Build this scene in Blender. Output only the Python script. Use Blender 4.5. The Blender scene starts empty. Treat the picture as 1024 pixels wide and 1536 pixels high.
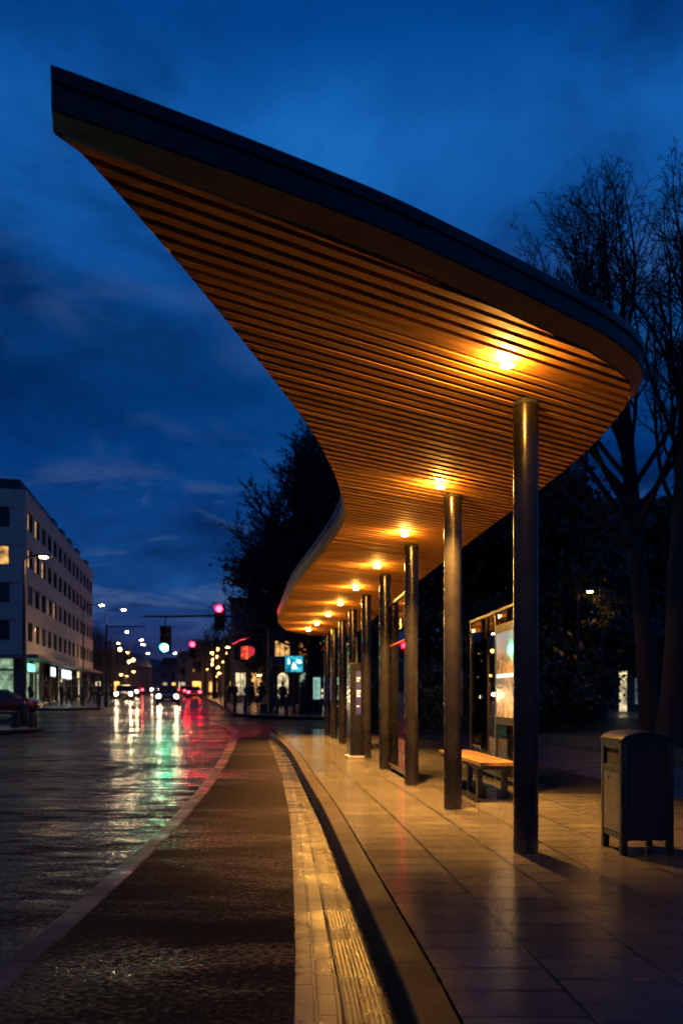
import bpy, bmesh, math, random
from mathutils import Vector, Matrix
R = math.radians
PI = math.pi
random.seed(7)
SC = bpy.context.scene
COL = SC.collection
EYE = 1.35      # camera height over the road
F = 1200.0      # focal length of the 1024 px wide photograph, in its pixels
HZ = 1045.0     # its eye-level line

# ------------------------------------------------------------------ terrain
def gz(y):
    """The street rises gently beyond the stop."""
    t = (y - 27.0) / 1.5
    sp = 1.5 * math.log1p(math.exp(t)) if t < 30 else y - 27.0
    return 0.016 * sp
def px2x(px, Y): return (px - 512.0) / F * Y
def py2z(py, Y): return EYE + (HZ - py) / F * Y

# ------------------------------------------------------------------ object helpers
def tag(o, label=None, cat=None, group=None, kind=None):
    if label: o['label'] = label
    if cat: o['category'] = cat
    if group: o['group'] = group
    if kind: o['kind'] = kind
    return o
def empty(name, loc=(0, 0, 0), rz=0.0, label=None, cat=None, group=None):
    o = bpy.data.objects.new(name, None)
    COL.objects.link(o)
    o.location = loc
    o.rotation_euler = (0, 0, rz)
    return tag(o, label, cat, group)
def kids(o): return [c for c in o.children]
def copy_tree(o, parent=None):
    c = o.copy()
    COL.objects.link(c)
    c.parent = parent
    for ch in kids(o):
        copy_tree(ch, c)
    return c

class MB:
    """Collects shapes and links them as one mesh object."""
    def __init__(self):
        self.v, self.f, self.uv, self.mi = [], [], {}, []
    def add(self, vs, fs, m=0):
        b = len(self.v)
        self.v += [tuple(p) for p in vs]
        for f in fs:
            self.f.append([b + i for i in f]); self.mi.append(m)
        return self
    def box(self, c, s, rz=0.0, m=0, taper=1.0):
        hx, hy, hz = s[0] / 2, s[1] / 2, s[2] / 2
        cs, sn = math.cos(rz), math.sin(rz)
        vs = []
        for z in (-1, 1):
            k = taper if z > 0 else 1.0
            for x, y in ((-1, -1), (1, -1), (1, 1), (-1, 1)):
                X, Y = x * hx * k, y * hy * k
                vs.append((c[0] + X * cs - Y * sn, c[1] + X * sn + Y * cs, c[2] + z * hz))
        return self.add(vs, [(3, 2, 1, 0), (4, 5, 6, 7), (0, 1, 5, 4), (1, 2, 6, 5), (2, 3, 7, 6), (3, 0, 4, 7)], m)
    def bbox(self, x0, x1, y0, y1, z0, z1, m=0):
        return self.box(((x0 + x1) / 2, (y0 + y1) / 2, (z0 + z1) / 2), (x1 - x0, y1 - y0, z1 - z0), 0, m)
    def tube(self, pts, rad, n=8, caps=True, m=0):
        pts = [Vector(p) for p in pts]
        if not hasattr(rad, '__len__'): rad = [rad] * len(pts)
        rings = []
        ref = None
        for i, p in enumerate(pts):
            if i == 0: d = pts[1] - p
            elif i == len(pts) - 1: d = p - pts[i - 1]
            else: d = pts[i + 1] - pts[i - 1]
            d.normalize()
            if ref is None:
                ref = Vector((1, 0, 0)) if abs(d.x) < .8 else Vector((0, 1, 0))
            a = (ref - d * ref.dot(d)).normalized()
            ref = a
            b = d.cross(a)
            rings.append([p + (a * math.cos(2 * PI * k / n) + b * math.sin(2 * PI * k / n)) * rad[i] for k in range(n)])
        vs = [q for r in rings for q in r]
        fs = []
        for i in range(len(pts) - 1):
            for k in range(n):
                k2 = (k + 1) % n
                fs.append((i * n + k, i * n + k2, (i + 1) * n + k2, (i + 1) * n + k))
        if caps:
            fs.append(tuple(range(n - 1, -1, -1)))
            fs.append(tuple((len(pts) - 1) * n + k for k in range(n)))
        return self.add(vs, fs, m)
    def lathe(self, prof, c=(0, 0, 0), n=24, axis='z', m=0):
        vs, fs = [], []
        for r, z in prof:
            for k in range(n):
                a = 2 * PI * k / n
                p = (r * math.cos(a), r * math.sin(a), z)
                if axis == 'y': p = (p[0], p[2], p[1])
                if axis == 'x': p = (p[2], p[0], p[1])
                vs.append((c[0] + p[0], c[1] + p[1], c[2] + p[2]))
        for i in range(len(prof) - 1):
            for k in range(n):
                k2 = (k + 1) % n
                fs.append((i * n + k, i * n + k2, (i + 1) * n + k2, (i + 1) * n + k))
        if prof[0][0] > 1e-4: fs.append(tuple(range(n - 1, -1, -1)))
        if prof[-1][0] > 1e-4: fs.append(tuple((len(prof) - 1) * n + k for k in range(n)))
        return self.add(vs, fs, m)
    def prism(self, poly, lo, hi, axis='y', m=0):
        """Extrudes a 2-D outline: axis y takes (x, z), axis x takes (y, z), axis z takes (x, y)."""
        n = len(poly)
        def P(a, b, t):
            return (a, t, b) if axis == 'y' else ((t, a, b) if axis == 'x' else (a, b, t))
        vs = [P(a, b, lo) for a, b in poly] + [P(a, b, hi) for a, b in poly]
        fs = [tuple(range(n)), tuple(range(2 * n - 1, n - 1, -1))]
        for i in range(n):
            j = (i + 1) % n
            fs.append((i, i + n, j + n, j))
        return self.add(vs, fs, m)
    def build(self, name, mats, parent=None, smooth=False, bevel=0.0, loc=None, fix=True, uv=None):
        me = bpy.data.meshes.new(name)
        me.from_pydata(self.v, [], self.f)
        if not isinstance(mats, (list, tuple)): mats = [mats]
        for mt in mats: me.materials.append(mt)
        if len(mats) > 1:
            me.polygons.foreach_set('material_index', self.mi)
        if uv is not None:
            lay = me.uv_layers.new(name='UVMap')
            for lp in me.loops:
                lay.data[lp.index].uv = uv(self.v[lp.vertex_index])
        if fix or bevel:
            bm = bmesh.new(); bm.from_mesh(me)
            if fix: bmesh.ops.recalc_face_normals(bm, faces=bm.faces)
            if bevel:
                es = [e for e in bm.edges if len(e.link_faces) == 2 and e.calc_face_angle(0) > R(35)]
                bmesh.ops.bevel(bm, geom=es, offset=bevel, segments=2, profile=.6, affect='EDGES', clamp_overlap=True)
            bm.to_mesh(me); bm.free()
        if smooth:
            me.polygons.foreach_set('use_smooth', [True] * len(me.polygons))
            try: me.set_sharp_from_angle(angle=R(40))
            except Exception: pass
        o = bpy.data.objects.new(name, me)
        COL.objects.link(o)
        if parent is not None: o.parent = parent
        if loc is not None: o.location = loc
        return o

def curve_fn(tab):
    """Smooth x(y) through a table of (y, x)."""
    ys = [t[0] for t in tab]; xs = [t[1] for t in tab]
    n = len(tab)
    sl = []
    for i in range(n):
        a = max(i - 1, 0); b = min(i + 1, n - 1)
        sl.append((xs[b] - xs[a]) / (ys[b] - ys[a]))
    def fn(y):
        if y <= ys[0]: return xs[0] + sl[0] * (y - ys[0])
        if y >= ys[-1]: return xs[-1] + sl[-1] * (y - ys[-1])
        i = 0
        while y > ys[i + 1]: i += 1
        h = ys[i + 1] - ys[i]; t = (y - ys[i]) / h
        return ((2*t**3 - 3*t*t + 1) * xs[i] + (t**3 - 2*t*t + t) * h * sl[i]
                + (-2*t**3 + 3*t*t) * xs[i + 1] + (t**3 - t*t) * h * sl[i + 1])
    return fn
def catmull(pts, per=6, closed=False):
    out = []
    n = len(pts)
    for i in range(n if closed else n - 1):
        g = lambda k: Vector(pts[k % n]) if closed else Vector(pts[max(0, min(n - 1, k))])
        p0, p1, p2, p3 = g(i - 1), g(i), g(i + 1), g(i + 2)
        for s in range(per):
            t = s / per
            out.append(.5 * ((2 * p1) + (p2 - p0) * t + (2 * p0 - 5 * p1 + 4 * p2 - p3) * t * t + (3 * p1 - p0 - 3 * p2 + p3) * t ** 3))
    if not closed: out.append(Vector(pts[-1]))
    return out

# ------------------------------------------------------------------ materials
class NT:
    def __init__(self, name):
        self.m = bpy.data.materials.new(name); self.m.use_nodes = True
        self.t = self.m.node_tree
        self.b = self.t.nodes['Principled BSDF']; self.out = self.t.nodes['Material Output']
    def n(self, typ, **kw):
        nd = self.t.nodes.new(typ)
        for k, v in kw.items():
            if k.startswith('i_'):
                nm = k[2:].replace('_', ' ')
                nd.inputs[int(nm) if nm.isdigit() else nm].default_value = v
            else: setattr(nd, k, v)
        return nd
    def l(self, a, b): self.t.links.new(a, b)
    def ramp(self, fac, stops):
        r = self.n('ShaderNodeValToRGB')
        el = r.color_ramp.elements
        while len(el) < len(stops): el.new(.5)
        for e, (p, c) in zip(el, stops):
            e.position = p
            e.color = c if len(c) == 4 else (*c, 1)
        self.l(fac, r.inputs[0])
        return r.outputs[0]
    def maprange(self, v, a, b, c, d):
        r = self.n('ShaderNodeMapRange')
        r.inputs[1].default_value = a; r.inputs[2].default_value = b
        r.inputs[3].default_value = c; r.inputs[4].default_value = d
        self.l(v, r.inputs[0]); return r.outputs[0]
    def coord(self, kind='Object', scale=(1, 1, 1), rot=(0, 0, 0)):
        tc = self.n('ShaderNodeTexCoord')
        mp = self.n('ShaderNodeMapping')
        mp.inputs['Scale'].default_value = scale; mp.inputs['Rotation'].default_value = rot
        self.l(tc.outputs[kind], mp.inputs[0]); return mp.outputs[0]
    def noise(self, co, scale, detail=4, rough=.55, dist=0.0):
        nd = self.n('ShaderNodeTexNoise')
        nd.inputs['Scale'].default_value = scale; nd.inputs['Detail'].default_value = detail
        nd.inputs['Roughness'].default_value = rough; nd.inputs['Distortion'].default_value = dist
        self.l(co, nd.inputs['Vector']); return nd.outputs[0]
    def bump(self, h, strength=.3, dist=.01, prev=None):
        b = self.n('ShaderNodeBump')
        b.inputs['Strength'].default_value = strength; b.inputs['Distance'].default_value = dist
        self.l(h, b.inputs['Height'])
        if prev is not None: self.l(prev, b.inputs['Normal'])
        return b.outputs[0]
    def math(self, op, a, b=None):
        m = self.n('ShaderNodeMath', operation=op)
        for i, v in enumerate((a, b)):
            if v is None: continue
            if isinstance(v, (int, float)): m.inputs[i].default_value = v
            else: self.l(v, m.inputs[i])
        return m.outputs[0]
    def mix(self, fac, a, b, typ='MIX'):
        m = self.n('ShaderNodeMix', data_type='RGBA', blend_type=typ)
        if isinstance(fac, (int, float)): m.inputs[0].default_value = fac
        else: self.l(fac, m.inputs[0])
        for i, v in ((6, a), (7, b)):
            if isinstance(v, tuple): m.inputs[i].default_value = v if len(v) == 4 else (*v, 1)
            else: self.l(v, m.inputs[i])
        return m.outputs[2]

MATS = {}
def plain(name, col, rough=.5, metal=0.0, var=.25, scale=6.0, bump=0.0, coat=0.0, spec=.5):
    """A surface whose tone and gloss vary with soft noise."""
    if name in MATS: return MATS[name]
    k = NT(name)
    co = k.coord('Object')
    nz = k.noise(co, scale, 5)
    lo = tuple(c * (1 - var) for c in col); hi = tuple(min(1, c * (1 + var)) for c in col)
    k.l(k.ramp(nz, [(.3, lo), (.7, hi)]), k.b.inputs['Base Color'])
    k.l(k.maprange(k.noise(co, scale * 2.7, 3), .3, .7, max(.02, rough * .8), min(1, rough * 1.2)), k.b.inputs['Roughness'])
    k.b.inputs['Metallic'].default_value = metal
    k.b.inputs['Coat Weight'].default_value = coat
    k.b.inputs['Coat Roughness'].default_value = .1
    k.b.inputs['Specular IOR Level'].default_value = spec
    if bump: k.l(k.bump(k.noise(co, scale * 8, 3), bump, .005), k.b.inputs['Normal'])
    MATS[name] = k.m
    return k.m
def glow(name, col, strength, base=(.8, .8, .8)):
    if name in MATS: return MATS[name]
    k = NT(name)
    k.b.inputs['Base Color'].default_value = (*base, 1)
    k.b.inputs['Emission Color'].default_value = (*col, 1)
    k.b.inputs['Emission Strength'].default_value = strength
    k.b.inputs['Roughness'].default_value = .3
    MATS[name] = k.m
    return k.m
def lit_room(name, col, strength, scale=1.2):
    """A lit interior seen through a window: uneven, with darker furniture-like patches."""
    if name in MATS: return MATS[name]
    k = NT(name)
    co = k.coord('Object')
    a = k.noise(co, scale, 4, .6)
    v = k.n('ShaderNodeTexVoronoi', i_Scale=scale * 2.2)
    k.l(co, v.inputs['Vector'])
    s = k.math('MULTIPLY', k.maprange(a, .35, .65, .15, 1.4), k.maprange(v.outputs['Distance'], 0, .6, .5, 1.2))
    k.b.inputs['Base Color'].default_value = (.1, .1, .1, 1)
    k.b.inputs['Emission Color'].default_value = (*col, 1)
    k.l(k.math('MULTIPLY', s, strength), k.b.inputs['Emission Strength'])
    k.b.inputs['Roughness'].default_value = .1
    MATS[name] = k.m
    return k.m
def glass_mat(name, tint=(.8, .85, .85), refl=1.0):
    if name in MATS: return MATS[name]
    k = NT(name)
    tr = k.n('ShaderNodeBsdfTransparent'); tr.inputs[0].default_value = (*tint, 1)
    gl = k.n('ShaderNodeBsdfGlossy'); gl.inputs['Roughness'].default_value = .015
    fr = k.n('ShaderNodeFresnel'); fr.inputs[0].default_value = 1.52
    co = k.coord('Object')
    dirt = k.maprange(k.noise(co, 3, 4), .4, .8, 0, .05)
    fac = k.math('MINIMUM', k.math('ADD', k.math('MULTIPLY', fr.outputs[0], refl), dirt), .95)
    mx = k.n('ShaderNodeMixShader')
    k.l(fac, mx.inputs[0]); k.l(tr.outputs[0], mx.inputs[1]); k.l(gl.outputs[0], mx.inputs[2])
    k.l(mx.outputs[0], k.out.inputs['Surface'])
    MATS[name] = k.m
    return k.m

def m_asphalt(name, col, wet=.5, grain=.4, ripple=.25, lo=.06, hi=.34, streak=.4):
    """Wet asphalt: stone grain under a patchy film of water."""
    k = NT(name)
    co = k.coord('Object')
    big = k.noise(k.coord('Object', (.22, .5, 1)), 1.0, 5, .6, .4)
    mid = k.noise(k.coord('Object', (.8, 2.4, 1)), 1.3, 5, .6)
    fine = k.n('ShaderNodeTexVoronoi', i_Scale=60.0); k.l(co, fine.inputs['Vector'])
    fn = k.noise(co, 110, 2)
    tone = k.math('ADD', k.math('MULTIPLY', big, .6), k.math('MULTIPLY', fn, .4))
    k.l(k.ramp(tone, [(.35, tuple(c * .55 for c in col)), (.65, tuple(c * 1.45 for c in col))]), k.b.inputs['Base Color'])
    ripm = k.noise(k.coord('Object', (1.7, 5.0, 1)), 1.0, 5, .66, .5)
    spk = k.noise(k.coord('Object', (26, 40, 1)), 1.0, 3, .6)
    film = k.maprange(k.math('ADD', k.math('ADD', k.math('MULTIPLY', big, .7 - streak), k.math('MULTIPLY', ripm, streak)), k.math('MULTIPLY', spk, .3)), wet - .055, wet + .055, 0, 1)
    k.l(k.maprange(film, 0, 1, hi, lo), k.b.inputs['Roughness'])
    k.b.inputs['Specular IOR Level'].default_value = .55
    rip = k.noise(k.coord('Object', (2.6, 8.0, 1)), 1.0, 4, .65, .3)
    r2 = k.noise(k.coord('Object', (7.0, 22.0, 1)), 1.0, 3, .6, .2)
    mid = k.math('ADD', k.math('ADD', k.math('MULTIPLY', mid, .5), k.math('MULTIPLY', rip, .55)), k.math('MULTIPLY', r2, .22))
    g = k.math('MULTIPLY', k.math('ADD', fine.outputs['Distance'], fn), k.maprange(film, 0, 1, 1, .12))
    b1 = k.bump(mid, ripple, .03)
    k.l(k.bump(g, grain, .012, b1), k.b.inputs['Normal'])
    return k.m
def m_paving(name, c1, c2, mortar, bw, rh, lo=.1, hi=.36, offset=.5, msize=.006, bumpd=.004, wet=.5):
    """Wet stone slabs laid on the UV grid (metres)."""
    k = NT(name)
    uv = k.coord('UV')
    wob = k.n('ShaderNodeVectorMath', operation='SCALE'); wob.inputs['Scale'].default_value = .012
    nzc = k.n('ShaderNodeTexNoise', i_Scale=1.3); k.l(uv, nzc.inputs['Vector']); k.l(nzc.outputs['Color'], wob.inputs[0])
    ad = k.n('ShaderNodeVectorMath', operation='ADD'); k.l(uv, ad.inputs[0]); k.l(wob.outputs[0], ad.inputs[1])
    br = k.n('ShaderNodeTexBrick')
    br.offset = offset; br.offset_frequency = 2; br.squash = 1
    br.inputs['Color1'].default_value = (*c1, 1); br.inputs['Color2'].default_value = (*c2, 1); br.inputs['Mortar'].default_value = (*mortar, 1)
    br.inputs['Scale'].default_value = 1; br.inputs['Mortar Size'].default_value = msize; br.inputs['Mortar Smooth'].default_value = .4
    br.inputs['Brick Width'].default_value = bw; br.inputs['Row Height'].default_value = rh
    k.l(ad.outputs[0], br.inputs['Vector'])
    co = k.coord('Object')
    n1 = k.noise(co, 2.2, 6, .62); n2 = k.noise(co, 60, 3); n3 = k.noise(k.coord('Object', (.7, 1.6, 1)), 1.0, 4, .6)
    k.l(k.mix(k.maprange(n1, .35, .7, 0, .65), br.outputs['Color'], tuple(c * .45 for c in c1)), k.b.inputs['Base Color'])
    film = k.maprange(k.math('ADD', k.math('MULTIPLY', n3, .6), k.math('MULTIPLY', n1, .4)), wet - .13, wet + .13, 0, 1)
    k.l(k.maprange(film, 0, 1, hi, lo), k.b.inputs['Roughness'])
    joint = k.math('SUBTRACT', 1.0, br.outputs['Fac'])
    b0 = k.bump(k.noise(co, 5, 3), .12, .02)
    b1 = k.bump(joint, .8, bumpd, b0)
    k.l(k.bump(n2, .4, .0035, b1), k.b.inputs['Normal'])
    return k.m
def m_wood(name, col, ang=0.0, rough=.5, dark=.6):
    k = NT(name)
    g = k.coord('Object', (.9, 26, 26), (0, 0, -ang))
    a = k.noise(g, 1.0, 5, .6, .3)
    slat = k.noise(k.coord('Object', (.12, 9, .1), (0, 0, -ang)), 1.0, 1)
    c = k.ramp(a, [(.3, tuple(x * dark for x in col)), (.7, col)])
    c2 = k.mix(k.maprange(slat, .35, .65, 0, .45), c, tuple(x * .5 for x in col))
    k.l(c2, k.b.inputs['Base Color'])
    k.l(k.maprange(a, .3, .7, rough * .8, rough * 1.2), k.b.inputs['Roughness'])
    k.l(k.bump(a, .25, .003), k.b.inputs['Normal'])
    return k.m
def m_plaster(name, col, stain=.35):
    k = NT(name)
    co = k.coord('Object')
    a = k.noise(co, .6, 6, .65); st = k.noise(k.coord('Object', (2.5, 2.5, .18)), 1, 4)
    c = k.ramp(a, [(.3, tuple(x * .8 for x in col)), (.7, col)])
    k.l(k.mix(k.maprange(st, .5, .75, 0, stain), c, tuple(x * .45 for x in col)), k.b.inputs['Base Color'])
    k.b.inputs['Roughness'].default_value = .8
    k.l(k.bump(k.noise(co, 40, 3), .2, .004), k.b.inputs['Normal'])
    return k.m
def m_bark(name, col):
    k = NT(name)
    a = k.noise(k.coord('Object', (7, 7, 1.2)), 1, 6, .65)
    k.l(k.ramp(a, [(.3, tuple(x * .5 for x in col)), (.75, col)]), k.b.inputs['Base Color'])
    k.b.inputs['Roughness'].default_value = .85
    k.l(k.bump(a, .7, .03), k.b.inputs['Normal'])
    return k.m
def m_leaf(name, col):
    k = NT(name)
    a = k.noise(k.coord('Object'), .9, 3); b = k.noise(k.coord('Object'), 14, 2)
    s = k.math('ADD', k.math('MULTIPLY', a, .5), k.math('MULTIPLY', b, .5))
    k.l(k.ramp(s, [(.35, tuple(x * .5 for x in col)), (.65, tuple(x * 1.4 for x in col))]), k.b.inputs['Base Color'])
    k.b.inputs['Roughness'].default_value = .5
    return k.m

SLAT_ANG = R(30.6)
M_ROAD = m_asphalt('wet_road_asphalt', (.0035, .0035, .005), .495, .5, .3, .035, .85)
M_ROAD.node_tree.nodes['Principled BSDF'].inputs['Specular IOR Level'].default_value = .16
M_LANE = m_asphalt('wet_red_asphalt', (.0105, .0065, .0065), .545, 1.0, .06, .09, .92, .12)
M_LANE.node_tree.nodes['Principled BSDF'].inputs['Specular IOR Level'].default_value = .1
M_GROUND = m_asphalt('dark_ground', (.02, .02, .02), .6, .3, .2, .3, .7)
M_PAVE = m_paving('wet_platform_slabs', (.105, .092, .076), (.07, .06, .05), (.007, .006, .005), .27, .5, .045, .17, wet=.49, msize=.011, bumpd=.014)
M_PAVEFAR = m_paving('far_pavement_slabs', (.2, .18, .17), (.15, .14, .13), (.06, .06, .06), .6, .4, .14, .4)
M_KERB = m_paving('granite_kerb', (.016, .009, .006), (.011, .0065, .0045), (.003, .003, .003), .9, 40, .5, .75, offset=0, msize=.01)
M_KERB.node_tree.nodes['Principled BSDF'].inputs['Specular IOR Level'].default_value = .16
M_BAND = m_paving('granite_band', (.07, .06, .058), (.03, .026, .026), (.004, .004, .004), .45, 40, .16, .75, offset=0, msize=.014, wet=.54)
M_BAND.node_tree.nodes['Principled BSDF'].inputs['Specular IOR Level'].default_value = .22
M_TACT = m_paving('ribbed_gutter_stone', (.06, .046, .033), (.03, .024, .019), (.004, .0035, .003), .24, .1, .13, .42, offset=.5, msize=.011, bumpd=.014)
M_PATH = m_asphalt('park_path', (.03, .03, .033), .5, .3, .2, .14, .5)
M_SLAT = m_wood('larch_slats', (.56, .245, .035), SLAT_ANG, .72)
M_BACKING = plain('soffit_backing', (.014, .008, .005), .8)
M_BENCHWOOD = m_wood('bench_wood', (.2, .115, .045), R(95), .35)
M_FASCIA = plain('navy_fascia_metal', (.010, .011, .017), .4, .0, .2, 2, spec=.22)
M_COLUMN = plain('dark_column_metal', (.06, .053, .049), .26, .85, .3, 3)
M_DARK = plain('black_painted_steel', (.022, .022, .024), .38, .2, .3, 8)
M_BIN = plain('bin_paint', (.02, .019, .018), .42, .3, .3, 9, bump=.1)
M_BLACK = plain('black_void', (.004, .004, .004), .9)
M_ALU = plain('anodised_frame', (.07, .06, .058), .36, .6, .2, 6)
M_GLASS = glass_mat('clear_screen_glass')
M_BARK = m_bark('winter_bark', (.024, .02, .018))
M_TWIG = plain('winter_twigs', (.014, .012, .012), .8)
M_LEAF = m_leaf('evergreen_leaves', (.022, .034, .014))
M_GRASS = m_leaf('lawn_grass', (.035, .06, .02))

# ------------------------------------------------------------------ ground, roads, pavements
def sheet(name, mat, XL, XR, ys, zf, nx=1, uvf=None, label=None, kind='structure'):
    mb = MB()
    for y in ys:
        a, b = XL(y), XR(y)
        for i in range(nx + 1):
            x = a + (b - a) * i / nx
            mb.v.append((x, y, zf(x, y)))
    w = nx + 1
    for j in range(len(ys) - 1):
        for i in range(nx):
            mb.f.append([j*w + i, j*w + i + 1, (j+1)*w + i + 1, (j+1)*w + i]); mb.mi.append(0)
    o = mb.build(name, mat, uv=uvf or (lambda p: (p[1], p[0])), fix=False)
    return tag(o, label, None, None, kind)
def frange(a, b, s):
    n = max(1, int(round((b - a) / s)))
    return [a + (b - a) * i / n for i in range(n + 1)]

ygrid = frange(-30, 60, 3) + frange(66, 900, 30)
sheet('ground', M_GROUND, lambda y: -700, lambda y: 700, ygrid, lambda x, y: gz(y) - .06)
sheet('road', M_ROAD, lambda y: -70, lambda y: 3 if y < 60 else -2.5 - .2 * (y - 45), frange(-12, 60, 2) + frange(65, 500, 15), lambda x, y: gz(y), 6)

KX = curve_fn([(-9, .36), (0, .335), (2, .312), (2.93, .283), (3.39, .255), (4.06, .2), (5.39, .085), (5.93, .04), (8.39, -.172),
               (10.14, -.35), (12.4, -.585), (18, -1.17), (24.8, -2.07), (27.0, -2.39)])
SX = curve_fn([(-9, -.08), (0, -.11), (3.3, -.2), (6.23, -.384), (8.9, -.58), (12, -.87), (14, -1.06), (20, -1.72), (27.4, -2.56)])
BX = curve_fn([(-9, -1.5), (0, -1.5), (3.6, -1.54), (5.6, -1.59), (7.4, -1.65), (11.2, -1.88), (16, -2.3), (22, -2.92), (29.5, -3.8), (34, -4.7), (38, -5.9), (40, -6.6)])
RX = lambda y: 4.93 - .112 * y
sheet('cycle_path', M_LANE, lambda y: BX(y), lambda y: SX(y), frange(-9, 27.4, .6), lambda x, y: gz(y) + .006, 2)
# flush band of granite setts between the road and the path
mb = MB()
ys = frange(-9, 40, .5)
for y in ys:
    s = .135 + .006 * max(0, y - 10)
    for dx, z in ((-s - .02, .001), (-s, .009), (-.01, .0095), (.01, 0.0045)):
        mb.v.append((BX(y) + dx, y, gz(y) + z))
for j in range(len(ys) - 1):
    for i in range(3):
        mb.f.append([j*4 + i, j*4 + i + 1, (j+1)*4 + i + 1, (j+1)*4 + i]); mb.mi.append(0)
tag(mb.build('granite_band', M_BAND, uv=lambda p: (p[1], p[0] - BX(p[1])), fix=False), kind='structure')
# ribbed gutter strip
ys = frange(-9, 27.2, .4)
mb = MB()
prof = [(0.0, -.004), (.006, .008), (.20, .008), (.206, -.002), (.214, .006)]
nr = 8
for r in range(nr):
    t = .22 + r * .0215
    prof += [(t, .006), (t + .003, .015), (t + .012, .015), (t + .015, .006)]
prof += [(.40, .004)]
for y in ys:
    wd = (KX(y) - .05) - SX(y)
    for t, z in prof:
        mb.v.append((SX(y) + t / .4 * wd, y, gz(y) + z + .003))
w = len(prof)
for j in range(len(ys) - 1):
    for i in range(w - 1):
        mb.f.append([j*w + i, j*w + i + 1, (j+1)*w + i + 1, (j+1)*w + i]); mb.mi.append(0)
tag(mb.build('gutter_strip', M_TACT, uv=lambda p: (p[1], p[0] - SX(p[1])), fix=False), kind='structure')

PZ = .15
END = 28.9
def plat_left(y):
    x = KX(y) + .168
    if y > 27.0:
        t = (y - 27.0) / (END - 27.0)
        x = KX(27.0) + .168 + 2.0 * (1 - math.sqrt(max(0, 1 - t * t)))
    return x
sheet('platform_pavement', M_PAVE, plat_left, lambda y: RX(y), frange(-9, 27, .5) + frange(27.2, END - .02, .2), lambda x, y: PZ + gz(y), 8,
      uvf=lambda p: (p[1] + 100, p[0] - KX(p[1]) + 10 - .5 + .34))
# platform kerb, swept round the end
def sweep(mb, pts, prof, uvs=None):
    n = len(pts)
    acc = 0
    for i, p in enumerate(pts):
        a = pts[max(0, i - 1)]; b = pts[min(n - 1, i + 1)]
        d = Vector((b[0] - a[0], b[1] - a[1])); d.normalize()
        nx_, ny_ = d.y, -d.x
        if i: acc += math.hypot(p[0] - pts[i-1][0], p[1] - pts[i-1][1])
        for o_, z in prof:
            mb.v.append((p[0] + nx_ * o_, p[1] + ny_ * o_, z + gz(p[1])))
            if uvs is not None: uvs.append((acc, o_ + z))
    w = len(prof)
    for i in range(n - 1):
        for k in range(w - 1):
            mb.f.append([i*w + k, i*w + k + 1, (i+1)*w + k + 1, (i+1)*w + k]); mb.mi.append(0)
def kerb_line(name, pts, prof, mat=None):
    mb = MB(); uvs = []
    sweep(mb, pts, prof, uvs)
    o = mb.build(name, mat or M_KERB, fix=False)
    lay = o.data.uv_layers.new(name='UVMap')
    for lp in o.data.loops: lay.data[lp.index].uv = uvs[lp.vertex_index]
    return tag(o, kind='structure')
kp = [(KX(y), y) for y in frange(-9, 27, .4)]
kp += [(KX(27) + 2.0 * (1 - math.cos(a)) , 27.0 + 1.9 * math.sin(a)) for a in frange(.1, PI / 2, .1)]
kp += [(x, END) for x in frange(kp[-1][0] + .3, RX(END), .5)]
kerb_line('platform_kerb', kp, [(-.032, -.02), (-.03, .0), (-.004, .138), (0.0, .146), (.008, .151), (.15, .152), (.155, .148), (.156, .05)])
mb = MB()
# flush edging stone at the back of the platform, then the park path and lawn
kerb_line('platform_edging', [(RX(y) + .005, y) for y in frange(-9, END, .6)], [(0, .05), (0, .158), (.08, .158), (.085, .05)])
sheet('park_path', M_PATH, lambda y: RX(y) + .085, lambda y: RX(y) + 2.7, frange(-9, 34, 1), lambda x, y: .128 + gz(y), 3)
sheet('lawn', M_GRASS, lambda y: RX(y) + 2.72, lambda y: 70, frange(-9, 90, 2), lambda x, y: .135 + gz(y) + .05 * math.sin(x * .7) * math.sin(y * .5), 30)
# grass blades along the lawn's near border
mb = MB()
rg = random.Random(3)
for _ in range(16000):
    y = 7 + 25 * rg.random() ** 1.3
    x = RX(y) + 2.68 + 6 * rg.random() ** 1.7
    h = .05 + .09 * rg.random(); a = rg.random() * PI; w = .006
    z = .12 + gz(y)
    dx, dy = math.cos(a) * w, math.sin(a) * w
    lx, ly = (rg.random() - .5) * .08, (rg.random() - .5) * .08
    mb.add([(x - dx, y - dy, z), (x + dx, y + dy, z), (x + lx, y + ly, z + h)], [(0, 1, 2)])
tag(mb.build('grass', M_GRASS, fix=False), 'short dark grass growing along the park path', 'grass', None, 'stuff')

# pavements across the junction (structure)
def slab(name, poly, h=.13, mat=None, kerbw=.25):
    """Pavement with a stone kerb: outline polygon anticlockwise, following the terrain."""
    bm = bmesh.new()
    vs = [bm.verts.new((x, y, 0)) for x, y in poly]
    bm.faces.new(vs)
    for yy in frange(28, 150, 6):
        bmesh.ops.bisect_plane(bm, geom=bm.verts[:] + bm.edges[:] + bm.faces[:], plane_co=(0, yy, 0), plane_no=(0, 1, 0))
    for v in bm.verts: v.co.z = gz(v.co.y) + h
    me = bpy.data.meshes.new(name); bm.to_mesh(me); bm.free()
    me.materials.append(mat or M_PAVEFAR)
    lay = me.uv_layers.new(name='UVMap')
    for lp in me.loops: lay.data[lp.index].uv = me.vertices[lp.vertex_index].co.xy
    o = bpy.data.objects.new(name, me); COL.objects.link(o)
    tag(o, kind='structure')
    if me.polygons[0].normal.z < 0: me.flip_normals()
    return o
KPROF = [(-.02, -.02), (0, .11), (.02, .134), (.2, .138), (.21, .1)]
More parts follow.
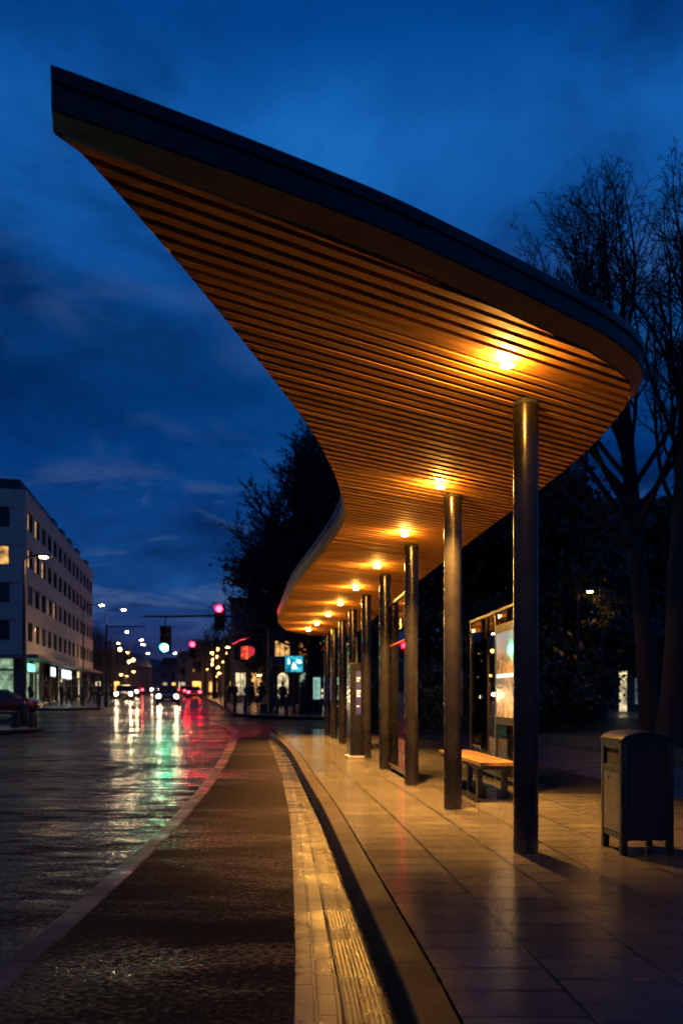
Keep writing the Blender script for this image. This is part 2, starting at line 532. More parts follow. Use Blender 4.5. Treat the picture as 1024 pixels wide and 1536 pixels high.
# right-hand pavement
rk = catmull([(-36, 195), (-23.4, 130), (-14.7, 88), (-9.4, 62), (-7.2, 51), (-6.3, 45.8), (-4.4, 42.4), (-1.5, 40.2), (3, 39.4), (14, 39)], 5)
kerb_line('right_pavement_kerb', [(p.x, p.y) for p in rk], KPROF)
slab('right_pavement', [(p.x + .15, p.y + .05) for p in rk][::-1] + [(p.x + 22, p.y) for p in rk[:9]] + [(20, 75), (20, 39)])
# left-hand pavement beyond the side street
lk = catmull([(-60, 56.5), (-30, 54.5), (-19.5, 53.6), (-17.1, 54.6), (-16.8, 57), (-21.3, 76), (-28, 108), (-36, 146), (-46, 195)], 5)
kerb_line('left_pavement_kerb', [(p.x, p.y) for p in lk][::-1], KPROF)
slab('left_pavement', [(p.x - .1, p.y + .15) for p in lk] + [(-70, 195), (-70, 56.5)])
# traffic island on the left
ik = catmull([(-60, 26.3), (-20, 26.8), (-13.5, 27.3), (-11.6, 28.2), (-11.1, 29.8), (-11.9, 31.2), (-14, 31.9), (-20, 32.2), (-60, 32.4)], 5)
kerb_line('island_kerb', [(p.x, p.y) for p in ik][::-1], KPROF)
slab('traffic_island', [(p.x - .12, p.y + (.12 if p.y < 29.5 else -.12)) for p in ik])

# ------------------------------------------------------------------ the canopy
HE = curve_fn([(2.5, 2.45), (3.4, 2.42), (6.13, 2.272), (8.6, 2.145), (10.8, 2.065), (13.3, 2.02), (15.65, 1.985), (20, 1.945), (24, 1.95), (28, 1.975)])
def zc(y): return EYE + HE(y)      # underside of the slats
near_e = [(-1.235, 3.416), (-.5, 3.815), (.168, 4.205), (.63, 4.52), (1.08, 4.845), (1.44, 5.11), (1.744, 5.345), (1.985, 5.575), (2.135, 5.76),
          (2.235, 5.97), (2.287, 6.27), (2.28, 6.68), (2.237, 7.16), (2.18, 7.72), (2.085, 8.38), (1.67, 11.26), (1.166, 15.9), (.84, 19.8), (.66, 22.5),
          (.42, 24.8), (.0, 26.0), (-.6, 26.1), (-1.15, 25.2), (-1.5, 24.0), (-1.68, 22.6), (-1.62, 20.5), (-1.26, 17.5), (-.87, 14.5), (-.31, 11.5),
          (-.05, 10.0), (.02, 9.1), (-.075, 8.0), (-.24, 6.95), (-.46, 6.0), (-.825, 4.68), (-1.1, 3.79), (-1.235, 3.416)]
OUT = [(p.x, p.y) for p in catmull(near_e, 7)][:-1]
# (anticlockwise in plan: out along the near edge, round the right end, back along the street side)
def offset_poly(poly, d):
    n = len(poly); out = []
    for i, p in enumerate(poly):
        a = poly[i - 1]; b = poly[(i + 1) % n]
        t = Vector((b[0] - a[0], b[1] - a[1])).normalized()
        out.append((p[0] + t.y * d, p[1] - t.x * d))
    return out
canopy = empty('bus_canopy', (0, 0, 0), 0, 'long curved bus stop canopy with slatted timber underside on dark steel columns', 'canopy')
def fh(y): return .185
def fb(y): return .08 + .022 * min(1, max(0, (y - 3.4) / 1.4)) - .05 * min(1, max(0, (y - 6) / 9))   # foot of the fascia over the soffit
# slats
def line_hits(poly, nrm, c, d):
    ts = []
    n = len(poly)
    for i in range(n):
        a, b = poly[i], poly[(i + 1) % n]
        sa = a[0] * nrm[0] + a[1] * nrm[1] - c; sb = b[0] * nrm[0] + b[1] * nrm[1] - c
        if (sa < 0) != (sb < 0):
            t = sa / (sa - sb)
            x = a[0] + (b[0] - a[0]) * t; y = a[1] + (b[1] - a[1]) * t
            ts.append(x * d[0] + y * d[1])
    return sorted(ts)
SD = (math.cos(SLAT_ANG), math.sin(SLAT_ANG)); SN = (-SD[1], SD[0])
def slat_inset(i):
    f = min(1, i / 8) * min(1, max(0, (84 - i) / 14)) if i < 84 else 0
    return -.028 - .05 * f
_sl = {}
slo = []
for i, p in enumerate(OUT):
    k_ = round(slat_inset(i), 4)
    if k_ not in _sl: _sl[k_] = offset_poly(OUT, k_)
    slo.append(_sl[k_][i])
c0 = min(p[0] * SN[0] + p[1] * SN[1] for p in slo); c1 = max(p[0] * SN[0] + p[1] * SN[1] for p in slo)
PITCH, SW, SH = .0955, .054, .075
mb = MB()
c = c0 + .05
rs = random.Random(5)
while c < c1:
    ca, cb = c - SW / 2, c + SW / 2
    ha, hb = line_hits(slo, SN, ca, SD), line_hits(slo, SN, cb, SD)
    if len(ha) == len(hb) and len(ha) % 2 == 0:
        dz = (rs.random() - .5) * .004
        for q in range(0, len(ha), 2):
            L = max(ha[q + 1] - ha[q], hb[q + 1] - hb[q])
            if L < .04: continue
            n = max(1, int(L / .5))
            base = len(mb.v)
            for i in range(n + 1):
                f = i / n
                for cc, h in ((ca, ha), (cb, hb)):
                    t = h[q] + (h[q + 1] - h[q]) * f
                    x, y = SD[0] * t + SN[0] * cc, SD[1] * t + SN[1] * cc
                    z = zc(y) + dz
                    mb.v += [(x, y, z), (x, y, z + SH)]
            for i in range(n):
                b = base + i * 4
                for q0, q1 in ((0, 2), (2, 3), (3, 1), (1, 0)):
                    mb.f.append([b + q0, b + q1, b + 4 + q1, b + 4 + q0]); mb.mi.append(0)
            mb.f.append([base, base + 1, base + 3, base + 2]); mb.mi.append(0)
            b = base + n * 4
            mb.f.append([b, b + 2, b + 3, b + 1]); mb.mi.append(0)
    c += PITCH
mb.build('slatted_soffit', M_SLAT, canopy, bevel=0)
# backing board above the slats, and the roof sheet
def fill(poly, zf, step=.12):
    mb = MB()
    y0 = min(p[1] for p in poly) + .002; y1 = max(p[1] for p in poly) - .002
    prev = None
    for y in frange(y0, y1, step):
        h = line_hits(poly, (0, 1), y, (1, 0))
        if len(h) < 2: continue
        a, b = h[0], h[-1]
        mb.v += [(a, y, zf(y)), (b, y, zf(y))]
        k = len(mb.v)
        if prev: mb.f.append([k - 4, k - 3, k - 1, k - 2]); mb.mi.append(0)
        prev = True
    return mb
fill(offset_poly(OUT, -.02), lambda y: zc(y) + SH + .004).build('soffit_board', M_BACKING, canopy, fix=False)
fill(offset_poly(OUT, .02), lambda y: zc(y) + fb(y) + fh(y) - .006).build('roof', M_FASCIA, canopy, fix=False)
# fascia: lower band, shadow groove, lip
def ring(offs):
    """offs: list of (outward offset, function of y giving height over the soffit)."""
    mb = MB(); n = len(OUT)
    rings = [offset_poly(OUT, o) for o, _ in offs]
    for i in range(n):
        for r, (_, hf) in zip(rings, offs):
            y = OUT[i][1]
            mb.v.append((r[i][0], r[i][1], zc(y) + hf(y)))
    w = len(offs)
    for i in range(n):
        j = (i + 1) % n
        for k in range(w - 1):
            mb.f.append([i*w + k, j*w + k, j*w + k + 1, i*w + k + 1]); mb.mi.append(0)
    return mb
ring([(-.03, lambda y: fb(y) + .002), (.008, lambda y: fb(y)), (.012, lambda y: fb(y) + .004), (.012, lambda y: fb(y) + fh(y) * .6), (.006, lambda y: fb(y) + fh(y) * .61),
      (.006, lambda y: fb(y) + fh(y) * .64), (.022, lambda y: fb(y) + fh(y) * .65), (.024, lambda y: fb(y) + fh(y) * .97), (.02, lambda y: fb(y) + fh(y)), (-.05, lambda y: fb(y) + fh(y))
      ]).build('fascia', M_FASCIA, canopy, fix=False, smooth=True)
mb = MB()
n = len(OUT)
inn = [offset_poly(OUT, min(-.022, slat_inset(i) + .006))[i] for i in range(n)]
outr = offset_poly(OUT, .004)
for i in range(n):
    y = OUT[i][1]; zz = zc(y)
    mb.v += [(inn[i][0], inn[i][1], zz + .065), (inn[i][0], inn[i][1], zz + .006), (outr[i][0], outr[i][1], zz + fb(y) - .004), (outr[i][0], outr[i][1], zz + fb(y) + .002)]
for i in range(n):
    j = (i + 1) % n
    for k in range(3):
        mb.f.append([i*4 + k, j*4 + k, j*4 + k + 1, i*4 + k + 1]); mb.mi.append(0)
mb.build('edge_board', m_wood('edge_board_wood', (.72, .25, .02), SLAT_ANG, .6), canopy, fix=False)
# columns
COLY = [6.18 + 2.37 * k for k in range(9)]
def col_x(y): return 2.03 - .0985 * y
for i, y in enumerate(COLY):
    x = col_x(y)
    h = zc(y) - PZ
    m = MB().lathe([(.0955, 0), (.0955, h + .03)], n=40)
    c_ = m.build('column', M_COLUMN, canopy, smooth=True, loc=(x, y, PZ + .0))
    MB().lathe([(.098, h - .03), (.1, h - .028), (.1, h - .004), (.097, h - .002)], n=40).build('collar', M_BLACK, c_, smooth=True)
# downlights under the slats
M_DOWN = glow('downlight_lens', (1.0, .5, .1), 850)
LIGHTS = [(1.13, 5.46), (1.0, 8.1), (.8, 10.1), (.55, 12.3), (.26, 14.5), (-.02, 16.7), (-.31, 18.8), (-.64, 20.9), (-.95, 22.9)]
for x, y in LIGHTS:
    z = zc(y)
    dl = MB().lathe([(.0, -.047), (.05, -.047), (.053, -.044), (.053, -.041), (.05, -.039), (0, -.039)], n=24).build('downlight', M_ALU, canopy, smooth=True, loc=(x, y, z))  # hanging disc added to screen the hidden point lamps from the ground
    MB().lathe([(.006, -.0385), (.006, .03)], n=8).build('stem', M_DARK, dl)
    MB().lathe([(.047, -.0475), (.04, -.054), (.022, -.058), (0.0, -.059)], n=16).build('lens', M_DOWN, dl, smooth=True)
    gp = bpy.data.lights.new('slat_glow', 'POINT'); gp.energy = 34 if y > 7 else 62; gp.color = (1.0, .45, .07); gp.shadow_soft_size = .012  # unseen lamp added above the disc, only to brighten the nearby slats
    for k_ in (-1, 1):
        go_ = bpy.data.objects.new('slat_glow', gp); COL.objects.link(go_); go_.parent = dl; go_.location = (.03 * k_ * SD[0], .03 * k_ * SD[1], -.028)
    sp = bpy.data.lights.new('downlight_lamp', 'SPOT')
    sp.energy = 3900 if y > 7 else 45; sp.color = (1.0, .48, .10); sp.spot_size = R(98 if y > 7 else 84); sp.spot_blend = 1.0; sp.shadow_soft_size = .05
    so_ = bpy.data.objects.new('downlight_lamp', sp); COL.objects.link(so_)
    so_.parent = dl; so_.location = (0, 0, -.1)

# ------------------------------------------------------------------ stop furniture
# glass windbreak behind the bench, with a framed picture panel
def rot2(p, a): return (p[0] * math.cos(a) - p[1] * math.sin(a), p[0] * math.sin(a) + p[1] * math.cos(a))
def screen(name, x0, y0, x1, y1, H, panes, label, cat='screen', foot=.06):
    """Glass wall from (x0,y0) to (x1,y1): local x runs along it."""
    L = math.hypot(x1 - x0, y1 - y0)
    o = empty(name, (x0, y0, PZ), math.atan2(y1 - y0, x1 - x0), label, cat)
    fr = MB()
    t = .045
    for i in range(panes + 1):
        x = L * i / panes
        MB().bbox(x - t / 2, x + t / 2, -t / 2, t / 2, 0, H - t).build('post', M_ALU, o, bevel=.004)
    fr.bbox(-t / 2, L + t / 2, -.03, .03, H - t, H)
    fr.build('top_rail', M_DARK, o, bevel=.004)
    MB().bbox(-t/2, L + t/2, -.0225, .0225, foot + .002, foot + .05).build('bottom_rail', M_ALU, o)
    for i in range(panes):
        xa, xb = L * i / panes + t / 2 + .002, L * (i + 1) / panes - t / 2 - .002
        MB().bbox(xa, xb, -.005, .005, foot + .052, H - t - .002).build('pane', M_GLASS, o)
    return o, L
ws, WL = screen('glass_windbreak', 2.12, 13.05, 2.335, 9.95, 2.44, 2, 'framed glass windbreak behind the wooden bench carrying a picture panel', 'windbreak')
# picture panel hung in the windbreak, facing the columns (local -y is the street side after the turn)
pp = MB().bbox(1.72, 2.88, -.065, -.024, .82, 2.2).build('poster_case', M_DARK, ws, bevel=.006)
def poster_mat():
    k = NT('poster_print')
    co = k.coord('Generated')
    sep = k.n('ShaderNodeSeparateXYZ'); k.l(co, sep.inputs[0])
    v = sep.outputs[2]
    base = k.ramp(v, [(0, (.42, .32, .2)), (.1, (.5, .42, .3)), (.3, (.36, .34, .3)), (.42, (.2, .22, .22)), (.55, (.6, .36, .16)), (.7, (.62, .42, .22)), (.78, (.5, .5, .5)), (1, (.35, .48, .62))])
    vr = k.n('ShaderNodeTexVoronoi', i_Scale=9.0); vr.distance = 'CHEBYCHEV'
    mp_ = k.n('ShaderNodeMapping'); mp_.inputs['Scale'].default_value = (1.3, 1, 1.6); k.l(co, mp_.inputs[0]); k.l(mp_.outputs[0], vr.inputs['Vector'])
    hs = k.n('ShaderNodeSeparateColor'); k.l(vr.outputs['Color'], hs.inputs[0])
    blk = k.ramp(k.math('ADD', k.math('MULTIPLY', hs.outputs[0], .7), k.math('MULTIPLY', k.noise(mp_.outputs[0], 22, 3), .3)), [(.25, (.22, .2, .18)), (.6, (.8, .78, .75))])
    low = k.maprange(v, .7, .78, .75, 0)
    c = k.mix(low, base, blk, 'MULTIPLY')
    k.l(c, k.b.inputs['Base Color']); k.l(c, k.b.inputs['Emission Color'])
    k.b.inputs['Emission Strength'].default_value = .4
    k.b.inputs['Roughness'].default_value = .12
    return k.m
MB().bbox(1.8, 2.8, -.071, -.066, .92, 2.08).build('poster_sheet', poster_mat(), pp)
M_TEAL = glow('teal_band_print', (.05, .7, .6), 1.6)
MB().bbox(1.82, 2.78, -.0745, -.072, 1.46, 1.51).build('poster_band', M_TEAL, pp)

# tall glass screen between the third and fourth columns, with a printed route number
gs, GL = screen('glass_screen', .79, 13.3, .95, 11.35, 2.72, 1, 'tall street-side glass screen with a printed route number between two columns', 'glass screen')
def text_mesh(s, size, mat, name, parent, loc, rot, ext=.001):
    cu = bpy.data.curves.new(name, 'FONT'); cu.body = s; cu.size = size; cu.extrude = ext; cu.align_x = 'CENTER'
    ob = bpy.data.objects.new(name, cu); COL.objects.link(ob)
    dg = bpy.context.evaluated_depsgraph_get()
    me = bpy.data.meshes.new_from_object(ob.evaluated_get(dg))
    bpy.data.objects.remove(ob)
    me.materials.clear(); me.materials.append(mat)
    o2 = bpy.data.objects.new(name, me); COL.objects.link(o2)
    o2.parent = parent; o2.location = loc; o2.rotation_euler = rot
    return o2
M_PRINT = plain('pale_print', (.3, .25, .27), .6)
text_mesh('18', .22, M_PRINT, 'route_number', gs, (1.25, -.0065, 2.22), (R(90), 0, 0))
MB().bbox(.1, GL - .1, -.0085, -.0062, 2.02, 2.04).build('printed_line', plain('red_print', (.12, .01, .02), .5), gs)
# screen of clear glass farther down the row
g2, _ = screen('glass_screen', .16, 19.6, .33, 17.6, 2.5, 1, 'farther narrow glass screen standing beyond the dark information totem', 'glass screen')

# bench on a dark steel plate
bl = (1.37, 11.3); bn = (1.575, 9.1)
bang = math.atan2(bl[1] - bn[1], bl[0] - bn[0])
bench = empty('bench', (bn[0], bn[1], PZ), bang, 'backless bench with a lit timber seat and dark steel legs before the windbreak', 'bench')
BLn = math.hypot(bl[0] - bn[0], bl[1] - bn[1]); BW = .44
sm = MB()
for i in range(4):
    y1 = -.002 - i * BW / 4
    sm.bbox(0, BLn, y1 - BW / 4 + .008, y1, .405, .45)
sm.build('seat', M_BENCHWOOD, bench, bevel=.006)
MB().bbox(.03, BLn - .03, -BW + .03, -.03, .365, .404).build('seat_frame', M_DARK, bench, bevel=.004)
for x in (.3, BLn - .3):
    for y in (-.07, -BW + .07):
        MB().bbox(x - .05, x + .05, y - .03, y + .03, .012, .364).build('leg', M_DARK, bench, bevel=.004)
MB().bbox(.02, 1.1, -BW - .2, .06, .003, .012).build('base_plate', plain('wet_steel_plate', (.03, .03, .034), .15, .6), bench)

# litter bin
lb = empty('litter_bin', (2.3, 6.25, PZ), R(2), 'dark metal litter bin with arched lid standing apart on the right of the pavement', 'litter bin')
D, W, H0, H1 = .40, .42, .11, .86        # front faces local -x, the arched side faces local -y
def arch_outline(g, zb, zt, rise, n=14):
    return [(-D/2 - g, zb), (D/2 + g, zb), (D/2 + g, zt)] + [((.5 - i / n) * (D + 2 * g), zt + rise * math.sin(PI * i / n) ** .62) for i in range(1, n)] + [(-D/2 - g, zt)]
MB().prism([(x + (.03 if x < 0 else 0), z) for x, z in arch_outline(-.002, H0, H1 + .012, .05)], -W/2 + .012, W/2 - .012, 'y').build('body', M_BIN, lb, bevel=.005)
o_ = arch_outline(.008, H1 - .005, H1 + .017, .06)
top_ = o_[2:]
lidp = top_ + [(x * .955, z - .022) for x, z in top_[::-1]]
MB().prism(lidp, -W/2 - .012, W/2 + .012, 'y').build('lid', M_BIN, lb, bevel=.006, smooth=True)
# corner posts that run down into the legs
for sx in (-1, 1):
    for sy in (-1, 1):
        x, y = sx * (D/2 - .024), sy * (W/2 - .022)
        MB().bbox(x - .026, x + .026, y - .026, y + .026, 0, H1 - .012).build('leg', M_BIN, lb, bevel=.009, smooth=True)
fx = -D/2
yi = W/2 - .05
MB().bbox(fx + .004, fx + .03, -yi, yi, H1 - .062, H1 - .004).build('front_panel', M_BIN, lb, bevel=.004)
MB().bbox(fx + .02, fx + .03, -yi, yi, H1 - .19, H1 - .064).build('slot', M_BLACK, lb)
MB().bbox(fx - .002, fx + .03, -yi, yi, H1 - .24, H1 - .192).build('slot_flap', M_BIN, lb, bevel=.004)
dr = MB().bbox(fx + .002, fx + .03, -yi, yi, H0 + .05, H1 - .245).build('door', plain('bin_door_paint', (.09, .08, .07), .45, .3, .3, 9), lb, bevel=.004)
MB().lathe([(.0, -.008), (.012, -.008), (.012, .0)], (fx + .002, .06, H1 - .29), 12, 'x').build('lock', M_ALU, dr)
MB().bbox(fx + .004, fx + .03, -yi, yi, H0, H0 + .046).build('sill', M_BIN, lb, bevel=.004)
MB().lathe([(.012, 0), (.012, .02), (.006, .03), (0, .032)], (0.03, -.02, H1 + .073), 10).build('lid_bolt', M_ALU, lb)

# information totem by the fifth column
to = empty('information_totem', (.25, 15.75, PZ), R(8), 'dark slab-like information totem with a faint blue text screen beside a column', 'information totem')
MB().bbox(-.16, .16, -.28, .28, 0, .05).build('plinth', plain('plinth_stone', (.25, .22, .2), .5), to, bevel=.01)
MB().bbox(-.11, .11, -.22, .22, .051, 1.85).build('body', plain('totem_black', (.006, .006, .007), .25), to, bevel=.01)
sc_ = MB().bbox(.0, .1, -.2245, -.221, .85, 1.7).build('display', glow('blue_display', (.01, .03, .2), .25, (.02, .02, .05)), to)
for i, (z, w) in enumerate(((1.55, .07), (1.5, .05), (1.3, .075), (1.25, .06), (1.2, .07), (1.0, .05))):
    MB().bbox(.015, .015 + w, -.2275, -.225, z, z + .022).build('text_line', glow('white_text', (.5, .6, 1), .5), sc_)

# leaning rail at the far end of the row
rl = empty('leaning_rail', (0, 0, PZ), 0, 'waist-high leaning rail on round posts at the far end of the shelter', 'rail')
pts = []
for i in range(6):
    y = 19.0 + 1.35 * i
    x = col_x(y) + .22
    pts.append((x, y, .9))
    MB().tube([(x, y, 0), (x, y, .87)], .028, 10).build('post', M_DARK, rl, smooth=True)
MB().tube(pts, .035, 12).build('top_bar', M_ALU, rl, smooth=True)

# ------------------------------------------------------------------ trees
def tree_mesh(seed, trunk_h, r0, limbs, L1, L2=.36, L3=.42, gap=(.42, .3, .3), twig=.006, wob=.10, up=.10, lean=(0, 0), a2=.75):
    """Bare winter tree: a bole, main limbs given as (azimuth, tilt, start height, length), and three orders of twigs."""
    rg = random.Random(seed)
    tk, cr = MB(), MB()
    def walk(p, d, L, r, r2, n, w, u):
        pts, rad, dirs = [p.copy()], [r], [d.copy()]
        q, dd = p.copy(), d.copy()
        for i in range(n):
            dd = dd + Vector((rg.gauss(0, w), rg.gauss(0, w), rg.gauss(0, w * .5) + u)); dd.normalize()
            q = q + dd * (L / n)
            pts.append(q.copy()); dirs.append(dd.copy()); rad.append(r + (r2 - r) * (i + 1) / n)
        return pts, rad, dirs
    def at_(pts, rad, dirs, f):
        n = len(pts) - 1
        i = min(n - 1, int(f * n)); t = f * n - i
        return pts[i].lerp(pts[i + 1], t), dirs[i + 1], rad[i] + (rad[i + 1] - rad[i]) * t
    def side(d, ang):
        a = rg.random() * 2 * PI
        v = Vector((math.cos(a), math.sin(a), rg.gauss(.1, .5))); v = (v - d * v.dot(d)).normalized()
        return (d * math.cos(ang) + v * math.sin(ang)).normalized()
    def twigs(br, L, lv):
        pts, rad, dirs = br
        k = max(2, int(L / gap[lv]))
        for j in range(k):
            f = (.22 if lv else .28) + (.78 if lv else .72) * (j + rg.random()) / k
            p, d, r = at_(pts, rad, dirs, min(.99, f))
            ln = (L1, L2, L3)[lv] * L * (.55 + .7 * rg.random()) * (1.1 - .75 * f) if lv else L1 * (.6 + .6 * rg.random()) * (1.15 - .7 * f)
            if lv: ln = max(ln, .16)
            nr = max(twig, min(r * .6, .03 + .0 * lv) * (.8 + .3 * rg.random()) * (1, .7, .5)[lv])
            b = walk(p, side(d, a2 * (.7 + .6 * rg.random())), ln, nr, max(twig * .6, nr * .4), (5, 3, 2)[lv], wob * 1.3, up * (1.3, 1, .6)[lv])
            cr.tube(b[0], b[1], (4, 3, 3)[lv], caps=False)
            if lv < 2: twigs(b, ln, lv + 1)
    bole = walk(Vector((0, 0, -.1)), Vector((lean[0], lean[1], 1)).normalized(), trunk_h, r0, r0 * .62, 8, .02, .05)
    flare = bole[1]; flare[0] *= 1.5; flare[1] *= 1.12
    tk.tube(bole[0], flare, 12, caps=False)
    for az, tilt, h, L in limbs:
        p, d, r = at_(*bole, min(.985, h / trunk_h))
        dd = Vector((math.cos(az) * math.sin(tilt), math.sin(az) * math.sin(tilt), math.cos(tilt)))
        lr = min(r * .7, .010 + L * .0098)
        b = walk(p, dd, L, lr, twig * 1.3, 10, wob * .7, up)
        tk.tube(b[0], b[1], 7, caps=False)
        twigs(b, L, 0)
    return tk, cr
def leaf_cloud(seed, n, rx, ry, z0, z1, size, clumps=40, power=1.0):
    """Evergreen crown: leaf quads gathered in clumps."""
    rg = random.Random(seed)
    mb = MB()
    cl = []
    for _ in range(clumps):
        a = rg.random() * 2 * PI; t = rg.random()
        env = math.sin(PI * min(1, .12 + .88 * t) ** power) ** .6
        rr = math.sqrt(rg.random()) * env
        cl.append((math.cos(a) * rr * rx, math.sin(a) * rr * ry, z0 + (z1 - z0) * t, (.35 + .5 * rg.random()) * rx * .42))
    for _ in range(n):
        c = cl[rg.randrange(clumps)]
        d = Vector((rg.gauss(0, 1), rg.gauss(0, 1), rg.gauss(0, .8))) * c[3] * .55
        p = Vector((c[0], c[1], c[2])) + d
        s = size * (.6 + .8 * rg.random())
        a = Vector((rg.gauss(0, 1), rg.gauss(0, 1), rg.gauss(0, 1))).normalized()
        b = a.cross(Vector((rg.gauss(0, 1), rg.gauss(0, 1), rg.gauss(0, 1)))).normalized()
        mb.add([p - a * s, p + b * s * .5, p + a * s, p - b * s * .5], [(0, 1, 2, 3)])
    return mb
def put_tree(name, loc, tk, cr, label, cat='tree', group=None, rz=0, mt=None, mc=None):
    o = empty(name, loc, rz, label, cat, group)
    tk.build('trunk', mt or M_BARK, o, smooth=True, fix=False)
    cr.build('crown', mc or M_TWIG, o, fix=False)
    return o
def clone(o, loc, rz, sc, label, szmul=1.0):
    c = copy_tree(o)
    c.location = loc; c.rotation_euler = (0, 0, rz); c.scale = (sc, sc, sc * szmul)
    c['label'] = label
    return c
YT = 21.0
rl_ = random.Random(4)
def limbs_fan(n, h0, h1, Ls, tilt, az0=0.0, bias=None):
    out = []
    for i in range(n):
        f = (i + .5) / n
        az = az0 + i * 2.4 + rl_.gauss(0, .25)
        if bias is not None and i % 3 != 2: az = bias + rl_.gauss(0, .55)
        out.append((az, tilt[0] + (tilt[1] - tilt[0]) * (1 - f) + rl_.gauss(0, .06), h0 + (h1 - h0) * f, Ls[0] + (Ls[1] - Ls[0]) * (1 - f) * (.8 + .4 * rl_.random())))
    return out
T1 = tree_mesh(11, 10.0, .22, limbs_fan(26, 4.6, 9.8, (4.0, 7.0), (.14, .95), 0, PI), 1.7, .42, .45, (.26, .14, .16), .0065, .09, .06, (-.055, 0))
t1 = put_tree('bare_tree', (px2x(978, YT), YT, .13), *T1, 'tall bare winter tree whose left limbs fan out behind the canopy edge', 'tree', 'bare trees in the park')
t1.scale = (1.15, 1.1, 1.08)
T2 = tree_mesh(23, 11.0, .27, limbs_fan(22, 5.2, 10.8, (3.4, 6.2), (.08, .42), 1.0), 1.5, .42, .45, (.28, .16, .18), .0065, .09, .08)
t2 = put_tree('bare_tree', (px2x(1004, YT - 1.5), YT - 1.5, .13), *T2, 'upright bare winter tree with the thickest dark trunk behind the litter bin', 'tree', 'bare trees in the park')
clone(t2, (px2x(902, 38), 38, .2), 2.3, .62, 'slimmer bare tree standing behind the two tall ones in the dark park')
# dense round bare tree beyond the canopy
T3 = tree_mesh(31, 9.0, .4, limbs_fan(74, 2.8, 8.6, (5.2, 6.5), (.08, 1.28), 0), 2.2, .42, .45, (.26, .17, .2), .02, .11, .03, (0, 0), .8)
t3 = put_tree('bare_tree', (px2x(468, 47), 47, gz(47) + .1), *T3, 'huge round bare tree with dense twigs rising beyond the far end of the canopy', 'tree')
t3.scale = (1.12, 1.12, 1.2)
clone(t3, (px2x(545, 55), 55, gz(55)), 2.0, 1.05, 'second round bare tree half hidden behind the canopy and the huge round one', 1.0)
# evergreens making the black mass of the park
E1 = (MB().tube([(0, 0, 0), (.1, 0, 2), (.05, .1, 6)], [.25, .2, .06], 8), leaf_cloud(5, 15000, 3.2, 3.2, .8, 10.5, .17, 60))
e1 = put_tree('evergreen_tree', (px2x(640, 36), 36, .25), *E1, 'dense evergreen seen between the second and third columns', 'tree', 'evergreens at the back of the park', 0, None, M_LEAF)
EV = [(585, 40, .9, 1.0, 'dense evergreen seen behind the tall glass screen'), (705, 33, .95, 1.0, 'dense evergreen standing behind the glass windbreak and bench'),
      (790, 35, 1.1, 1.0, 'dense evergreen hidden mostly behind the nearest column'), (845, 40, 1.1, .95, 'tall evergreen just right of the nearest column'),
      (872, 52, 1.15, 1.0, 'evergreen left of the lit pavilion doorway in the park'), (1024, 46, 1.1, 1.05, 'evergreen right of the lit pavilion doorway behind the thick trunk'),
      (525, 50, 1.0, .9, 'evergreen behind the far columns of the shelter'), (418, 74, 1.55, .95, 'dark evergreen rising behind the corner cafe left of the canopy tip'), (492, 76, 1.7, 1.0, 'dark evergreen rising straight behind the teal screen')]
for i, (p, Y, s, sz, lb_) in enumerate(EV):
    clone(e1, (px2x(p, Y), Y, gz(Y)), i * 1.7, s, lb_, sz)
# low shrubs along the lawn
S1 = (MB().tube([(0, 0, 0), (.05, 0, .5)], [.05, .03], 6), leaf_cloud(8, 4000, 1.5, 1.2, .15, 1.7, .08, 26))
s1 = put_tree('evergreen_shrub', (px2x(700, 26), 26, .13), *S1, 'low dark shrub on the lawn behind the windbreak glass', 'shrub', 'shrubs in the park', 0, None, M_LEAF)
for i, (p, Y, s, lb_) in enumerate([(600, 31, 1.4, 'low shrub seen through the tall glass screen'), (655, 29, 1.2, 'low shrub between the second and third columns'), (755, 28, 1.4, 'low shrub behind the picture panel'),
                         (835, 29, 1.3, 'low shrub right of the nearest column'), (862, 34, 1.4, 'shrub to the left of the lit pavilion'), (548, 34, 1.4, 'low shrub behind the fifth column')]):
    clone(s1, (px2x(p, Y), Y, .13 + gz(Y)), i * 2.1, s, lb_)
# trees along the avenue
T4 = tree_mesh(41, 6.5, .2, limbs_fan(16, 2.2, 6.3, (2.2, 4.2), (.1, .9), 0), 1.4, .45, .45, (.5, .45, .5), .02, .11, .08)
t4 = put_tree('street_tree', (px2x(153, 104), 104, gz(104)), *T4, 'first dark street tree past the end of the pale building', 'tree', 'street trees along the avenue')
AV = [(141, 116, 1.25, 'tallest dark street tree rising right behind the pale building'), (165, 122, 1.0, 'street tree beside the second row of left lamps'), (176, 140, 1.0, 'left-hand street tree where the road narrows'), (190, 175, 1.1, 'farther left-hand street tree behind the oncoming car'),
      (205, 230, 1.2, 'left-hand street tree close to the vanishing point'), (322, 92, 1.05, 'right-hand street tree beside the hanging red light'), (308, 112, 1.05, 'right-hand street tree just right of the smaller red light'), (296, 140, 1.1, 'right-hand street tree behind the smaller red light'),
      (287, 180, 1.15, 'farther right-hand street tree above the tail lights'), (276, 240, 1.2, 'right-hand street tree close to the vanishing point'), (342, 76, 1.0, 'right-hand street tree left of the neon sign'), (262, 330, 1.5, 'street tree closing the end of the avenue'), (245, 340, 1.4, 'left of the two trees closing the avenue end'), (226, 330, 1.4, 'low crown closing the avenue above the oncoming cars')]
for i, (p, Y, s, lb_) in enumerate(AV):
    clone(t4, (px2x(p, Y), Y, gz(Y)), i * 1.3, s, lb_)

